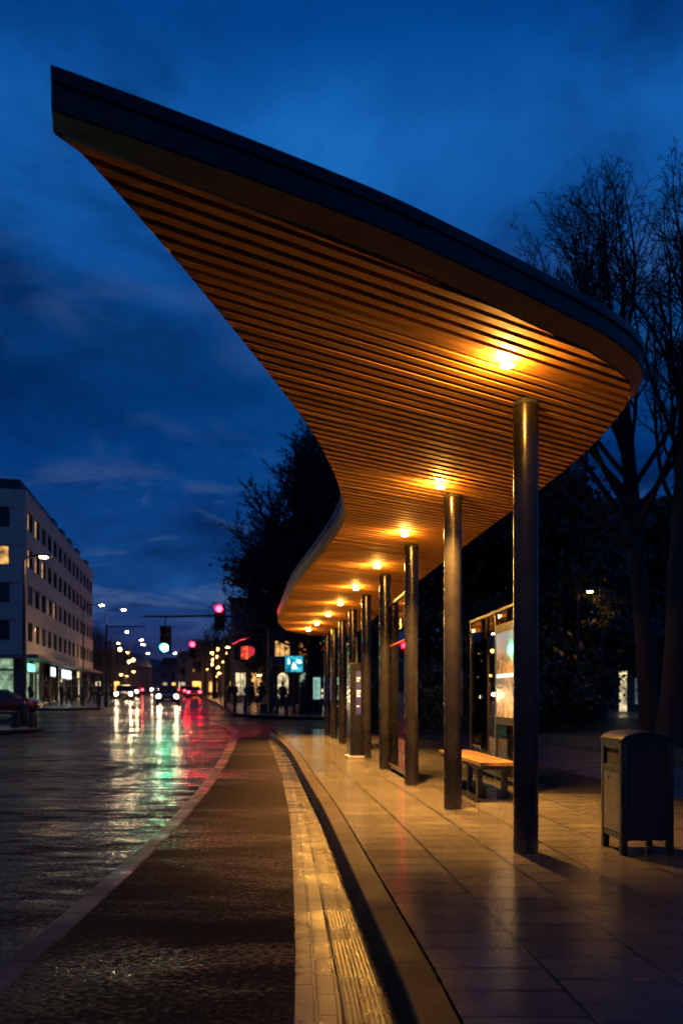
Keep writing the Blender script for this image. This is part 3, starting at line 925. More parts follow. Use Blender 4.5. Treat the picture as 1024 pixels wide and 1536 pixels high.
# ------------------------------------------------------------------ buildings
M_PL = m_plaster('pale_render', (.6, .48, .4))
M_PL2 = m_plaster('dark_render', (.11, .085, .09))
M_ROOFD = plain('dark_roof', (.03, .03, .036), .6)
M_WFR = plain('dark_window_frame', (.04, .035, .035), .5)
M_PANE = plain('dark_pane', (.012, .014, .018), .06, 0, .3, 1.0)
M_LITW = lit_room('lit_room_warm', (1, .5, .14), 1.0)
M_LITO = lit_room('lit_room_orange', (1, .42, .08), 2.6)
M_LITG = lit_room('lit_shop_green', (.5, .8, .5), .42)
M_LITY = lit_room('lit_shop_cream', (1, .8, .45), .95)
M_CURT = plain('drawn_curtain', (.22, .19, .16), .8)
def window(parent, x, z, w, h, mat, depth=.14, axis='-y', mull=1, sill=True, off=0.0):
    """Window part in the plane local y = off (axis -y) or local x = off (axis -x): frame, pane, sill."""
    def place(mb, x0, x1, d0, d1, z0, z1):
        if axis == '-y': mb.bbox(x0, x1, off + d0, off + d1, z0, z1)
        else: mb.bbox(off + d0, off + d1, x0, x1, z0, z1)
    f = MB(); t = .07
    place(f, x, x + t, depth - .05, depth + .03, z, z + h); place(f, x + w - t, x + w, depth - .05, depth + .03, z, z + h)
    place(f, x + t, x + w - t, depth - .05, depth + .03, z, z + t); place(f, x + t, x + w - t, depth - .05, depth + .03, z + h - t, z + h)
    for i in range(mull):
        xm = x + w * (i + 1) / (mull + 1)
        place(f, xm - .03, xm + .03, depth - .05, depth + .03, z + t, z + h - t)
    fo = f.build('window', M_WFR, parent)
    p = MB(); place(p, x + t, x + w - t, depth + .031, depth + .045, z + t, z + h - t)
    p.build('pane', mat, fo)
    if sill:
        s = MB(); place(s, x - .06, x + w + .06, -.07, depth - .052, z - .06, z - .002); s.build('sill', M_PL, fo)
    return fo
BY0 = 58.0
b0 = (px2x(38, BY0), BY0)
ba = math.atan2(1, -.184)
bL = 39.0
bld = empty('apartment_building', (b0[0], b0[1], gz(BY0) + .13), ba, 'long pale five-storey block with shops below and a few lit windows on the left', 'building')
GF, FL, NF = 4.1, 2.72, 4
wall = MB()
win_w, pier = 1.75, 1.0
nwin = int(bL // (win_w + pier))
rgb = random.Random(12)
top = GF + FL * NF + .75
slope = .016
# street facade: spandrels, piers
for fl in range(NF):
    z0 = GF + fl * FL
    wall.bbox(0, bL, -.06, .3, z0 - .35 if fl == 0 else z0 - .55, z0 + .64)
    for i in range(nwin + 1):
        x = i * (win_w + pier)
        wall.bbox(x, min(bL, x + pier), 0, .3, z0 + .642, z0 + FL - .552)
wall.bbox(0, bL, -.06, .3, GF + NF * FL - .55, top)
# end facade facing the side street
for fl in range(NF):
    z0 = GF + fl * FL
    wall.bbox(-.06, .3, .302, 13, z0 - .35 if fl == 0 else z0 - .55, z0 + .64)
    y = .302
    for k in range(5):
        wall.bbox(0, .3, y, y + .75, z0 + .642, z0 + FL - .552); y += .75 + 1.7
wall.bbox(-.06, .3, .302, 13, GF + NF * FL - .55, top)
# back and far end
wall.bbox(.31, bL, 12.7, 13, -.6, top); wall.bbox(bL - .3, bL, .31, 12.69, -.6, top)
wall.build('wall', M_PL, bld)
MB().bbox(.35, bL - .35, .35, 12.65, top - .4, top - .3).build('roof', M_ROOFD, bld)
mp = MB()
mp.bbox(-.02, 12.5, .3, 12.6, top + .002, top + .75)
mp.build('roof_parapet', M_ROOFD, bld, bevel=.05)
for i, x in enumerate((14.2, 18.8, 23.6, 29.0, 36.4)):
    MB().bbox(x, x + 2.1, .35, 3.2, top + .002, top + 1.05).build('dormer', M_ROOFD, bld, bevel=.08)
for fl in range(NF):
    z0 = GF + fl * FL
    for i in range(nwin):
        x = i * (win_w + pier) + pier
        r = rgb.random()
        lit = (fl, i) in ((3, 0), (3, 1), (2, 0), (2, 1), (2, 2), (1, 4), (1, 3), (0, 1), (0, 9), (1, 11))
        mat = M_LITW if lit and rgb.random() < .8 else (M_CURT if r < .25 else M_PANE)
        f = window(bld, x, z0 + .7, win_w, FL - .55 - .74, mat if not lit else M_PANE, .06)
        if lit:
            MB().bbox(x + .08, x + .08 + win_w * (.26 + .2 * rgb.random()), .07, .078, z0 + .78, z0 + FL - .65).build('curtain', M_LITW, f)
    y = .302 + .75
    for k in range(4):
        lit = (fl, k) in ((2, 0),)
        f = window(bld, y, z0 + .7, 1.7, FL - .55 - .74, M_PANE, .06, axis='-x')
        if lit:
            MB().bbox(.07, .078, y + .1, y + .75, z0 + .78, z0 + FL - .65).build('curtain', M_LITW, f)
        y += 1.7 + .75
# ground floor: canopy slab, piers, shop windows
MB().bbox(-1.0, bL + .2, -1.1, 12.6, GF - .62, GF - .36).build('shop_canopy', plain('canopy_slab', (.16, .14, .13), .6), bld, bevel=.03)
shop_mats = [M_LITG, M_LITG, M_CURT, M_PANE, M_LITY, M_CURT, M_PANE, M_LITY, M_PANE, M_CURT]
bay = bL / 10
for i in range(10):
    x = i * bay
    MB().bbox(x, x + .4, .2, .7, -.6, GF - .622).build('shop_pier', M_PL2, bld)
    f = MB()
    f.bbox(x + .401, x + bay - .001, .3, .45, -.6, .35); f.bbox(x + .401, x + bay - .001, .3, .45, GF - 1.5, GF - 1.35)
    f.bbox(x + bay / 2 + .15, x + bay / 2 + .25, .3, .45, .351, GF - 1.501)
    fo = f.build('shop_front', M_WFR, bld)
    MB().bbox(x + .401, x + bay - .001, .46, .48, .36, GF - .63).build('pane', shop_mats[i], fo)
# shop on the end face
for k in range(4):
    y = .8 + k * 2.6
    MB().bbox(.2, .6, y - .25, y + .05, -.6, GF - .622).build('shop_pier', M_PL2, bld)
    f = MB().bbox(.3, .42, y + .051, y + 2.349, -.6, .35); f.bbox(.3, .42, y + .051, y + 2.349, GF - 1.5, GF - 1.35)
    fo = f.build('shop_front', M_WFR, bld)
    MB().bbox(.43, .45, y + .051, y + 2.349, .36, GF - .63).build('pane', M_LITG if k < 1 else M_LITY, fo)

def on_building(o_, lx, ly, lz):
    """Building-local point to world."""
    c, s = math.cos(ba), math.sin(ba)
    return (b0[0] + lx * c - ly * s, b0[1] + lx * s + ly * c, gz(BY0) + .13 + lz)
def shop_sign(lx, w, z, h, board, face, label, split=None):
    o = empty('shop_sign', on_building(bld, lx, -.02, z), ba, label, 'shop sign')
    MB().bbox(-.25, w + .25, .0, .17, -.12, h + .12).build('sign_board', board, o, bevel=.02)
    for a, b in (split or [(0, w)]):
        MB().bbox(a, b, -.035, -.001, 0, h).build('light_panel', face, o, bevel=.03)
    return o
shop_sign(.75, 2.6, 2.62, .55, plain('green_board', (.01, .08, .06), .5), glow('green_sign_light', (.12, 1.0, .72), 2.5), 'glowing green sign on the corner shop of the pale block')
shop_sign(10.5, 2.2, 2.5, .75, plain('grey_board', (.1, .1, .1), .5), glow('white_sign_light', (.75, .92, 1.0), 1.8), 'single square white light box sign halfway along the shop row')
shop_sign(16.2, 6.0, 2.45, .8, plain('blue_board', (.01, .05, .2), .5), glow('white_sign_light', (.75, .92, 1.0), 1.8), 'blue sign board with two glowing white panels farther along the shop row', [(0, 1.5), (2.0, 5.6)])

# corner cafe block across the junction (faces the camera)
def arch_pane(x, w, z0, z1, y, n=10):
    pts = [(x, z0), (x + w, z0), (x + w, z1)]
    for i in range(1, n):
        a = PI * i / n
        pts.append((x + w / 2 + math.cos(a) * w / 2, z1 + math.sin(a) * w / 2))
    pts.append((x, z1))
    return MB().prism(pts, y, y + .03, 'y')
CY = 60.0
cx0 = px2x(404, CY)
cafe = empty('corner_cafe', (cx0, CY, gz(CY) + .13), R(2), 'two-storey corner cafe with arched lit windows and an orange-lit upper floor', 'building')
CL, CH = 9.0, 6.6
w = MB()
w.bbox(0, CL, .3, .6, 2.9, 3.65); w.bbox(0, CL, .3, .6, 5.0, CH)
w.bbox(0, CL, .3, .6, -.6, .5)
xs = [0, .35, 1.65, 2.0, 3.3, 3.65, 4.95, 5.3, 6.6, 6.95, 8.25, CL]
for i in range(0, 12, 2): w.bbox(xs[i], xs[i + 1], .3, .6, .501, 2.899)
for a, b in ((0, .4), (1.5, 2.2), (4.3, 4.8), (7.6, CL)): w.bbox(a, b, .3, .6, 3.651, 4.999)
w.bbox(0, .3, .601, 8, -.6, CH); w.bbox(CL - .3, CL, .601, 8, -.6, CH); w.bbox(.301, CL - .301, 7.7, 8, -.6, CH)
w.build('wall', M_PL2, cafe)
MB().bbox(-.3, CL + .3, .0, 8.3, CH + .002, CH + .25).build('roof', M_ROOFD, cafe, bevel=.05)
MB().bbox(-.1, CL + .1, -.7, .299, 3.0, 3.2).build('awning', plain('awning_cloth', (.08, .07, .08), .7), cafe, bevel=.03)
am = [M_LITY, M_LITG, M_LITY, M_LITY, M_CURT]
for i in range(5):
    x = xs[2 * i + 1] + .1
    f = MB()
    f.bbox(x - .1, x, .42, .5, .501, 2.899); f.bbox(x + 1.1, x + 1.2, .42, .5, .501, 2.899); f.bbox(x + .52, x + .58, .42, .5, .501, 2.3)
    fo = f.build('window', M_WFR, cafe)
    arch_pane(x + .15, .8, .55, 2.1, .5).build('pane', am[i], fo)
for a, b, mt in ((.4, 1.5, M_LITW), (2.2, 4.3, M_LITO), (4.8, 7.6, M_LITO)):
    f = MB(); f.bbox(a, b, .4, .48, 3.651, 3.75); f.bbox(a, b, .4, .48, 4.9, 4.999)
    for q in range(1, 3): f.bbox(a + (b - a) * q / 3 - .03, a + (b - a) * q / 3 + .03, .4, .48, 3.751, 4.899)
    fo = f.build('window', M_WFR, cafe)
    MB().bbox(a + .02, b - .02, .5, .52, 3.66 if mt is M_LITW else 4.45, 4.99).build('pane', mt, fo)
    if mt is M_LITO: MB().bbox(a + .02, b - .02, .5, .52, 3.66, 4.448).build('lower_pane', lit_room('dim_room', (1, .3, .05), .35), fo)

# taller dark block left of the cafe with a red neon sign
NY = 70.0
nx0 = px2x(345, NY)
nb = empty('dark_shop_house', (nx0, NY, gz(NY) + .13), R(4), 'dark three-storey shop house beside the cafe carrying the red neon sign', 'building')
NL, NH = 4.6, 9.0
w = MB()
for z0, z1 in ((-.6, .6), (2.7, 3.7), (5.3, 6.3), (7.9, NH)): w.bbox(0, NL, .3, .6, z0, z1)
for z0, z1 in ((.601, 2.699), (3.701, 5.299), (6.301, 7.899)):
    for a, b in ((0, .4), (1.4, 1.8), (2.8, 3.2), (4.2, NL)): w.bbox(a, b, .3, .6, z0, z1)
w.bbox(0, .3, .601, 7, -.6, NH); w.bbox(NL - .3, NL, .601, 7, -.6, NH); w.bbox(.301, NL - .301, 6.7, 7, -.6, NH)
w.build('wall', M_PL2, nb)
MB().bbox(-.2, NL + .2, .1, 7.2, NH + .002, NH + .25).build('roof', M_ROOFD, nb, bevel=.05)
for r_, (z0, z1) in enumerate(((.601, 2.699), (3.701, 5.299), (6.301, 7.899))):
    for q, a in enumerate((.4, 1.8, 3.2)):
        window(nb, a, z0, 1.0, z1 - z0, (M_LITY if q != 1 else M_LITW) if r_ == 0 else M_PANE, .4, sill=False)
# neon sign
ns = empty('neon_sign', (px2x(362, 69.5), 69.4, gz(69.4)), R(4), 'blurred red and orange neon panel on the dark shop house', 'neon sign')
M_NEON = glow('red_neon', (1, .03, .06), 1.4); M_NEONO = glow('orange_neon', (1, .22, .05), 6)
zc0 = py2z(979, 69.4) - gz(69.4)
MB().lathe([(.0, 0), (.95, 0), (.95, .12), (0, .12)], (.55, .1, zc0), 24, 'y').build('backing_disc', M_DARK, ns)
M_NWIN = lit_room('red_neon_window', (1, .09, .03), 1.6, 1.6)
MB().bbox(.0, .62, .02, .09, zc0 - .55, zc0 + .55).build('light_panel', M_NWIN, ns, bevel=.03)
for q in range(3):
    x = .72 + q * .16
    MB().tube([(x, .04, zc0 - .4 + .1 * q), (x + .05, .04, zc0 + .1), (x + .02, .04, zc0 + .62 - .1 * q)], .03, 6).build('neon_stroke', M_NEON, ns)
n2 = empty('neon_sign', (px2x(348, 69), 69.2, gz(69)), R(4), 'slanting red neon strip high on the dark shop house', 'neon sign')
zz = py2z(962, 69.2) - gz(69)
MB().tube([(0, 0, zz - .25), (.7, 0, zz + .1), (1.5, 0, zz + .35)], .05, 6).build('neon_tube', M_NEON, n2)
MB().bbox(-.1, 1.6, .08, .2, zz - .4, zz + .5).build('backing_board', M_DARK, n2)

# teal advertising screen on a post
ty = 44.0
ts = empty('advertising_screen', (px2x(441, ty), ty, gz(ty) + .13), R(3), 'glowing teal advertising screen on a post in front of the cafe', 'advertising screen')
za, zb = py2z(1008, ty) - gz(ty) - .13, py2z(984, ty) - gz(ty) - .13
MB().tube([(0, .05, 0), (0, .05, za)], .06, 10).build('post', M_DARK, ts, smooth=True)
MB().bbox(-.52, .52, 0, .16, za - .03, zb + .03).build('casing', M_DARK, ts, bevel=.02)
def screen_mat():
    k = NT('teal_screen_light')
    a = k.noise(k.coord('Object', (1.4, 1, 2.2)), 1.6, 3, .5, .6)
    c = k.ramp(a, [(.3, (.0, .05, .12)), (.5, (.01, .22, .32)), (.7, (.1, .6, .65))])
    k.b.inputs['Base Color'].default_value = (.01, .01, .01, 1)
    k.l(c, k.b.inputs['Emission Color']); k.b.inputs['Emission Strength'].default_value = 1.6
    return k.m
sf = MB().bbox(-.48, .48, -.012, -.001, za, zb).build('screen_face', screen_mat(), ts)
M_SW = glow('white_screen_light', (.75, .95, 1), 3.5)
h_ = zb - za
MB().prism([(-.12, za + .2 * h_), (.16, za + .22 * h_), (.1, za + .4 * h_), (-.02, za + .62 * h_), (-.1, za + .42 * h_)], -.02, -.014, 'y').build('picture_shape', M_SW, sf)
MB().prism([(-.34, za + .5 * h_), (-.24, za + .5 * h_), (-.25, za + .7 * h_), (-.29, za + .86 * h_), (-.33, za + .7 * h_)], -.02, -.014, 'y').build('picture_shape', M_SW, sf)
for q, (a, b, z) in enumerate(((.12, .38, .72), (.1, .42, .62), (.2, .4, .54))):
    MB().bbox(a, b, -.02, -.014, za + z * h_, za + (z + .035) * h_).build('text_line', M_SW, sf)

# back-lit timetable cases on the far pavement
for p, Y, col, name, lb_ in ((475, 43.5, (.45, .9, .7), 'green_case', 'pale green back-lit timetable case left of the farthest columns'), (491, 43, (.1, .25, .9), 'blue_case', 'blue back-lit timetable case seen between the farthest columns'),
                             (508, 43.6, (.6, .9, .45), 'yellow_green_case', 'yellow-green back-lit timetable case nearest the glass screens')):
    o = empty('timetable_case', (px2x(p, Y), Y, gz(Y) + .1), 0, lb_, 'timetable case')
    for s in (-1, 1): MB().bbox(s * .17 - .03, s * .17 + .03, 0, .06, 0, .78).build('leg', M_DARK, o)
    MB().bbox(-.24, .24, -.02, .1, .781, 2.1).build('casing', M_DARK, o, bevel=.01)
    f = MB().bbox(-.19, .19, -.032, -.021, .85, 2.03).build('light_face', glow(name + '_light', col, .55), o)
    for q in range(9):
        MB().bbox(-.15, -.15 + .12 + .17 * ((q * 37) % 10) / 10, -.037, -.033, .92 + q * .115, .92 + q * .115 + .04).build('text_line', M_DARK, f)

# park pavilion with a lit doorway
PY = 47.0
pv = empty('park_pavilion', (px2x(912, PY), PY, gz(PY) + .1), R(-6), 'small park pavilion with a lit doorway seen past the dark trunks', 'building')
w = MB()
w.bbox(0, .55, 0, .3, 0, 2.6); w.bbox(1.15, 2.6, 0, .3, 0, 2.6); w.bbox(0, 2.6, 0, .3, 2.601, 3.0)
w.bbox(0, .3, .301, 4, 0, 3.0); w.bbox(2.3, 2.6, .301, 4, 0, 3.0); w.bbox(.301, 2.299, 3.7, 4, 0, 3.0)
w.build('wall', plain('pavilion_wall', (.25, .24, .22), .8), pv)
MB().prism([(-.4, 3.002), (3.0, 3.002), (1.3, 4.1)], -.5, 4.4, 'y').build('roof', M_ROOFD, pv)
d = MB().bbox(.56, .62, .05, .15, .0, 2.6); d.bbox(1.08, 1.14, .05, .15, 0, 2.6); d.bbox(.621, 1.079, .05, .15, 2.5, 2.6)
do = d.build('door', M_WFR, pv)
MB().bbox(.63, 1.07, .16, .19, .02, 2.49).build('pane', M_LITY, do)
MB().lathe([(0, .08), (.09, .05), (.09, -.05), (0, -.08)], (.85, -.12, 2.95), 10).build('porch_lamp', glow('porch_lamp_light', (.8, 1, .85), 7), pv)
MB().lathe([(0, .1), (.12, .06), (.12, -.06), (0, -.1)], (.5, -.12, 3.35), 10).build('porch_lamp', glow('porch_lamp_warm', (1, .65, .25), 6), pv)
MB().bbox(1.5, 1.9, -.012, -.001, .5, 2.1).build('window', lit_room('pavilion_dim', (.5, .6, .8), .15), pv)
# long dark house behind the park trees
hb = empty('dark_house', (px2x(800, 66), 66, gz(66)), 0, 'large unlit house whose dark roof line shows behind the right-hand trees', 'building')
MB().bbox(0, 18, 0, 10, 0, 13).build('wall', M_PL2, hb)
MB().prism([(-.5, 13.002), (18.5, 13.002), (16, 17), (2, 17)], -.5, 10.5, 'y').build('roof', M_ROOFD, hb)
for r_ in range(4):
    for q in range(6): window(hb, 1 + q * 2.9, 1.2 + r_ * 3, 1.3, 1.6, M_PANE, -.06, sill=False)

# blocks far along the avenue
def far_block(p, Y, wd, ht, label, seed, rz=0.0, litmat=None):
    o = empty('town_house', (px2x(p, Y), Y, gz(Y) - .2), rz, label, 'building', 'houses far along the avenue')
    rg = random.Random(seed)
    MB().bbox(-wd / 2, wd / 2, 0, 12, 0, ht).build('wall', M_PL2, o)
    MB().prism([(-wd / 2 - .3, ht + .002), (wd / 2 + .3, ht + .002), (wd / 2 - 1, ht + 2.2), (-wd / 2 + 1, ht + 2.2)], -.3, 12.3, 'y').build('roof', M_ROOFD, o)
    nx_ = int(wd // 2.6)
    for r_ in range(int(ht // 3)):
        for q in range(nx_):
            x = -wd / 2 + .7 + q * (wd - .8) / nx_
            m_ = (M_LITO if rg.random() < .5 else M_LITY) if (r_ == 0 and rg.random() < .8) or rg.random() < .2 else M_PANE
            window(o, x, .7 + r_ * 3, 1.4, 1.7, m_, -.06, sill=False, mull=0)
    return o
far_block(166, 128, 7, 5, 'low town house with warm windows behind the first left street trees', 1)
far_block(183, 190, 14, 6, 'town house on the left behind the oncoming cars', 2)
far_block(205, 280, 22, 8, 'town house on the left nearest the vanishing point', 3)
far_block(322, 118, 8, 6, 'town house with lit shop windows right of the smaller red light', 4)
far_block(303, 165, 11, 6.5, 'town house behind the right-hand street trees', 5)
far_block(284, 250, 18, 8, 'town house on the right nearest the vanishing point', 6)
far_block(244, 430, 46, 10, 'long town house closing the far end of the avenue', 7)

# ------------------------------------------------------------------ street lamps
M_LAMP = glow('lamp_lens', (1, .55, .18), 160)
M_LAMPO = glow('lamp_lens_orange', (1, .42, .08), 130)
M_LAMPF = glow('lamp_lens_far', (1, .6, .24), 240)
def make_lamp(H, arm, lens, label, group=None, r=.075, size=1.0):
    o = empty('street_lamp', (0, 0, 0), 0, label, 'street lamp', group)
    MB().tube([(0, 0, 0), (0, 0, .9), (0, 0, .95), (0, 0, H)], [r * 1.7, r * 1.6, r, r * .6], 10).build('pole', M_DARK, o, smooth=True)
    MB().tube([(0, 0, H), (arm * .3, 0, H + .12), (arm, 0, H + .16)], r * .5, 8).build('arm', M_DARK, o, smooth=True)
    hd = MB().box((arm + .28 * size, 0, H + .17), (.7 * size, .26 * size, .1), taper=.7).build('lamp_head', M_DARK, o, bevel=.02)
    MB().lathe([(0, -.05 * size), (.12 * size, -.04 * size), (.16 * size, 0)], (arm + .3 * size, 0, H + .118), 12).build('lens', lens, hd, smooth=True)
    return o
def lamp_spot(lamp, x, z, power, col=(1, .62, .28)):
    sp = bpy.data.lights.new('street_lamp_light', 'SPOT'); sp.energy = power; sp.color = col; sp.spot_size = R(165); sp.spot_blend = .6; sp.shadow_soft_size = .12
    q = bpy.data.objects.new('street_lamp_light', sp); COL.objects.link(q); q.parent = lamp; q.location = (x, 0, z)
LY = 31.0
la = make_lamp(6.45, .45, M_LAMP, 'tall black street lamp on the traffic island in front of the pale block', 'street lamps along the road', .085)
la.location = (px2x(37, LY), LY, gz(LY) + .13)
lamp_spot(la, .75, 6.45, 70)
pt = bpy.data.lights.new('street_lamp_glow', 'POINT'); pt.energy = 70; pt.color = (1, .6, .26); pt.shadow_soft_size = .12
q_ = bpy.data.objects.new('street_lamp_glow', pt); COL.objects.link(q_); q_.parent = la; q_.location = (1.2, .3, 6.4)
proto = make_lamp(7.4, 1.1, M_LAMPF, 'street lamp at the far corner of the pale block', 'street lamps along the road', .07, 1.1)
NEARL = [(125, 908, 62, 0, 'street lamp standing against the pale block facade'), (160, 915, 66, 0, 'street lamp with a long arm past the end of the pale block'), (171, 948, 88, 0, 'next left street lamp below the long-armed one'),
         (196, 960, 105, 0, 'left street lamp above the oncoming car'), (193, 967, 118, 0, 'fifth street lamp along the left pavement'), (205, 980, 150, 0, 'sixth street lamp along the left pavement'),
         (210, 993, 200, 0, 'seventh street lamp along the left pavement'), (216, 1003, 260, 0, 'eighth street lamp along the left pavement'), (222, 1009, 320, 0, 'farthest street lamp along the left pavement'),
         (271, 970, 122, PI, 'pale street lamp between the green light and the smaller red light'), (280, 980, 150, PI, 'right street lamp left of the smaller red light'), (249, 996, 225, PI, 'right street lamp close to the vanishing point'),
         (244, 1002, 270, PI, 'second right street lamp close to the vanishing point'), (238, 1008, 330, PI, 'farthest right street lamp at the vanishing point')]
for i, (p, py, Y, rz, lb_) in enumerate(NEARL):
    o = proto if i == 0 else copy_tree(proto)
    hgt = py2z(py, Y) - gz(Y) - .13
    o.location = (px2x(p, Y), Y, gz(Y) + .13)
    o.rotation_euler = (0, 0, rz)
    o.scale = (1, 1, hgt / 7.5)
    if Y > 110: o.scale = (1.5, 1.5, hgt / 7.5)
    o['label'] = lb_
    if i < 4: lamp_spot(o, 1.43, 7.4, 260)
# warm low lamps on the right side, seen between the trees
pl = make_lamp(4.6, .35, M_LAMPO, 'warm low lamp', 'warm lamps among the right-hand trees', .05, 1.0)
WARM = [(339, 971, 72, 'orange lamp glowing right of the hanging red light'), (333, 993, 92, 'orange lamp low beside the nearest right-hand street tree'), (316, 979, 98, 'orange lamp high among the right-hand street trees'),
        (313, 999, 120, 'orange lamp low among the right-hand street trees'), (308, 1004, 118, 'lower orange lamp of the pair under the street trees'), (297, 998, 150, 'orange lamp just below the smaller red light'),
        (285, 1012, 185, 'orange lamp above the receding tail lights'), (276, 1014, 190, 'orange lamp left of the receding tail lights'), (320, 1018, 110, 'small orange lamp beside the lit shop'), (189, 1014, 128, 'orange lamp over the left oncoming car'),
        (176, 965, 96, 'orange lamp at the dark trees behind the pale block'), (190, 979, 118, 'orange lamp at the left street trees'), (386, 1013, 66, 'orange lamp over the people before the cafe'), (355, 1016, 72, 'orange lamp before the dark shop house')]
for i, (p, py, Y, lb_) in enumerate(WARM):
    o = pl if i == 0 else copy_tree(pl)
    hgt = py2z(py, Y) - gz(Y)
    o.location = (px2x(p, Y) - .5, Y, gz(Y)); o.scale = (1, 1, hgt / 4.7)
    o['label'] = lb_
rw = random.Random(19)
gl_ = empty('street_lamp', (0, 0, 0), 0, 'small warm lamp far along the avenue among the street trees', 'street lamp', 'small lights far along the avenue')
MB().tube([(0, 0, 0), (0, 0, 4.45)], .05, 6).build('pole', M_DARK, gl_)
MB().lathe([(.05, 4.45), (.13, 4.52), (.17, 4.64), (.13, 4.76), (0, 4.82)], n=10).build('globe', glow('globe_lamp', (1, .45, .1), 30), gl_, smooth=True)
for i in range(64):
    side_ = i % 2
    Y = 95 + 260 * rw.random() ** 1.6
    p = (262 - (30 + 3200 / Y + 55 * rw.random() * 90 / Y) * .9) if side_ else (262 + (14 + 3400 / Y + 50 * rw.random() * 90 / Y))
    o = gl_ if i == 0 else copy_tree(gl_); o.location = (px2x(p, Y), Y, gz(Y))
    k_ = .55 + .9 * rw.random(); o.scale = (1.25, 1.25, k_)
    o['label'] = 'small warm lamp far along the avenue among the street trees'
# park lamp behind the trees
kl = make_lamp(5.0, .25, M_LAMPO, 'single warm lamp glowing among the dark park trees above the pavilion', None, .05, .7)
kl.location = (px2x(866, 31), 31, gz(31) + .13); kl.scale = (1, 1, (py2z(888, 31) - gz(31) - .13) / 5.1)
tw = leaf_cloud(77, 500, .9, .7, 3.9, 5.3, .07, 14)
lt = put_tree('leafy_sapling', (px2x(903, 31.5), 31.6, gz(31) + .13), MB().tube([(0, 0, 0), (.05, 0, 2.2), (0, .05, 4.4)], [.06, .05, .02], 6), tw, 'young leafy tree catching the light of the park lamp', 'tree', None, 0, None, m_leaf('pale_leaves', (.1, .12, .03)))

# ------------------------------------------------------------------ traffic signals
M_SRED = glow('red_signal_light', (1, .001, .004), 480)
M_SGRN = glow('green_signal_light', (.03, 1, .45), 330)
M_SOFF = plain('unlit_signal_lens', (.02, .015, .01), .2)
def signal_head(parent, x, zt, H, lit, y=0.0):
    """Three-lamp head hanging from zt downwards, facing the camera (local -y)."""
    w = H * .36
    hd = MB().bbox(x - w / 2, x + w / 2, y, y + .22, zt - H, zt)
    hd.bbox(x - w / 2 - .06, x + w / 2 + .06, y + .221, y + .235, zt - H - .06, zt + .06)
    o = hd.build('signal_head', M_DARK, parent, bevel=.015)
    for k in range(3):
        z = zt - H * (k + .5) / 3
        m = {('r', 0): M_SRED, ('g', 2): M_SGRN}.get((lit, k), M_SOFF)
        r = H * .135
        MB().lathe([(0, -.05), (r * .7, -.035), (r, 0)], (x, y - .003, z), 20, 'y').build('signal_lens', m, o, smooth=True)
        # hood
        mb = MB()
        n = 12
        for ring_y, rr in ((y - .004, r * 1.12), (y - .2, r * 1.12), (y - .2, r * 1.2), (y - .004, r * 1.2)):
            for q in range(n + 1):
                a = R(-20) + R(220) * q / n
                mb.v.append((x + rr * math.cos(a), ring_y, z + rr * math.sin(a)))
        for i in range(3):
            for q in range(n):
                mb.f.append([i * (n + 1) + q, i * (n + 1) + q + 1, (i + 1) * (n + 1) + q + 1, (i + 1) * (n + 1) + q]); mb.mi.append(0)
        mb.build('hood', M_DARK, o, fix=False)
    return o
SY = 42.6
sx = px2x(404, SY)
s1_ = empty('traffic_signal', (sx, SY, gz(SY) + .13), 0, 'mast arm reaching over the road with a red signal and a hanging green signal', 'traffic signal', 'traffic signals at the junction')
zof = gz(SY) + .13
H5 = py2z(924, SY) - zof
MB().tube([(0, 0, 0), (0, 0, 1), (0, 0, H5 - .75)], [.13, .11, .085], 10).build('pole', M_DARK, s1_, smooth=True)
ax = [(0, 0, H5 - .75), (-.5, 0, H5 - .5), (px2x(362, SY) - sx, 0, H5 - .1), (px2x(330, SY) - sx, 0, H5 + .02), (px2x(248, SY) - sx, 0, H5 - .03), (px2x(215, SY) - sx, 0, H5 - .02)]
MB().tube(ax, [.08, .075, .065, .06, .05, .045], 8).build('arm', M_DARK, s1_, smooth=True)
signal_head(s1_, px2x(330, SY) - sx, py2z(908, SY) - zof, 1.3, 'r', -.31)
gx = px2x(248, SY) - sx
gt = py2z(940, SY) - zof
MB().tube([(gx, 0, H5 - .03), (gx, 0, gt)], .03, 8).build('drop_rod', M_DARK, s1_)
signal_head(s1_, gx, gt, 1.36, 'g', -.12)
SY2 = 64.0
sx2 = px2x(338, SY2)
s2_ = empty('traffic_signal', (sx2, SY2, gz(SY2) + .13), 0, 'smaller and more distant red signal on a short arm over the right lane', 'traffic signal', 'traffic signals at the junction')
z2 = gz(SY2) + .13
H6 = py2z(960, SY2) - z2
MB().tube([(0, 0, 0), (0, 0, H6)], [.12, .08], 10).build('pole', M_DARK, s2_, smooth=True)
MB().tube([(0, 0, H6 - .1), (px2x(286, SY2) - sx2, 0, H6)], [.06, .045], 8).build('arm', M_DARK, s2_, smooth=True)
signal_head(s2_, px2x(290, SY2) - sx2, py2z(963, SY2) - z2, 1.3, 'r', -.31)
SY3 = 57.0
sx3 = px2x(160, SY3)
s3_ = empty('mast_pole', (sx3, SY3, gz(SY3) + .13), 0, 'bare mast arm on a pole at the left corner of the junction', 'mast')
H7 = py2z(940, SY3) - gz(SY3) - .13
MB().tube([(0, 0, 0), (0, 0, H7 + .1)], [.1, .07], 10).build('pole', M_DARK, s3_, smooth=True)
MB().tube([(0, 0, H7), (px2x(218, SY3) - sx3, 0, H7)], [.05, .04], 8).build('arm', M_DARK, s3_, smooth=True)

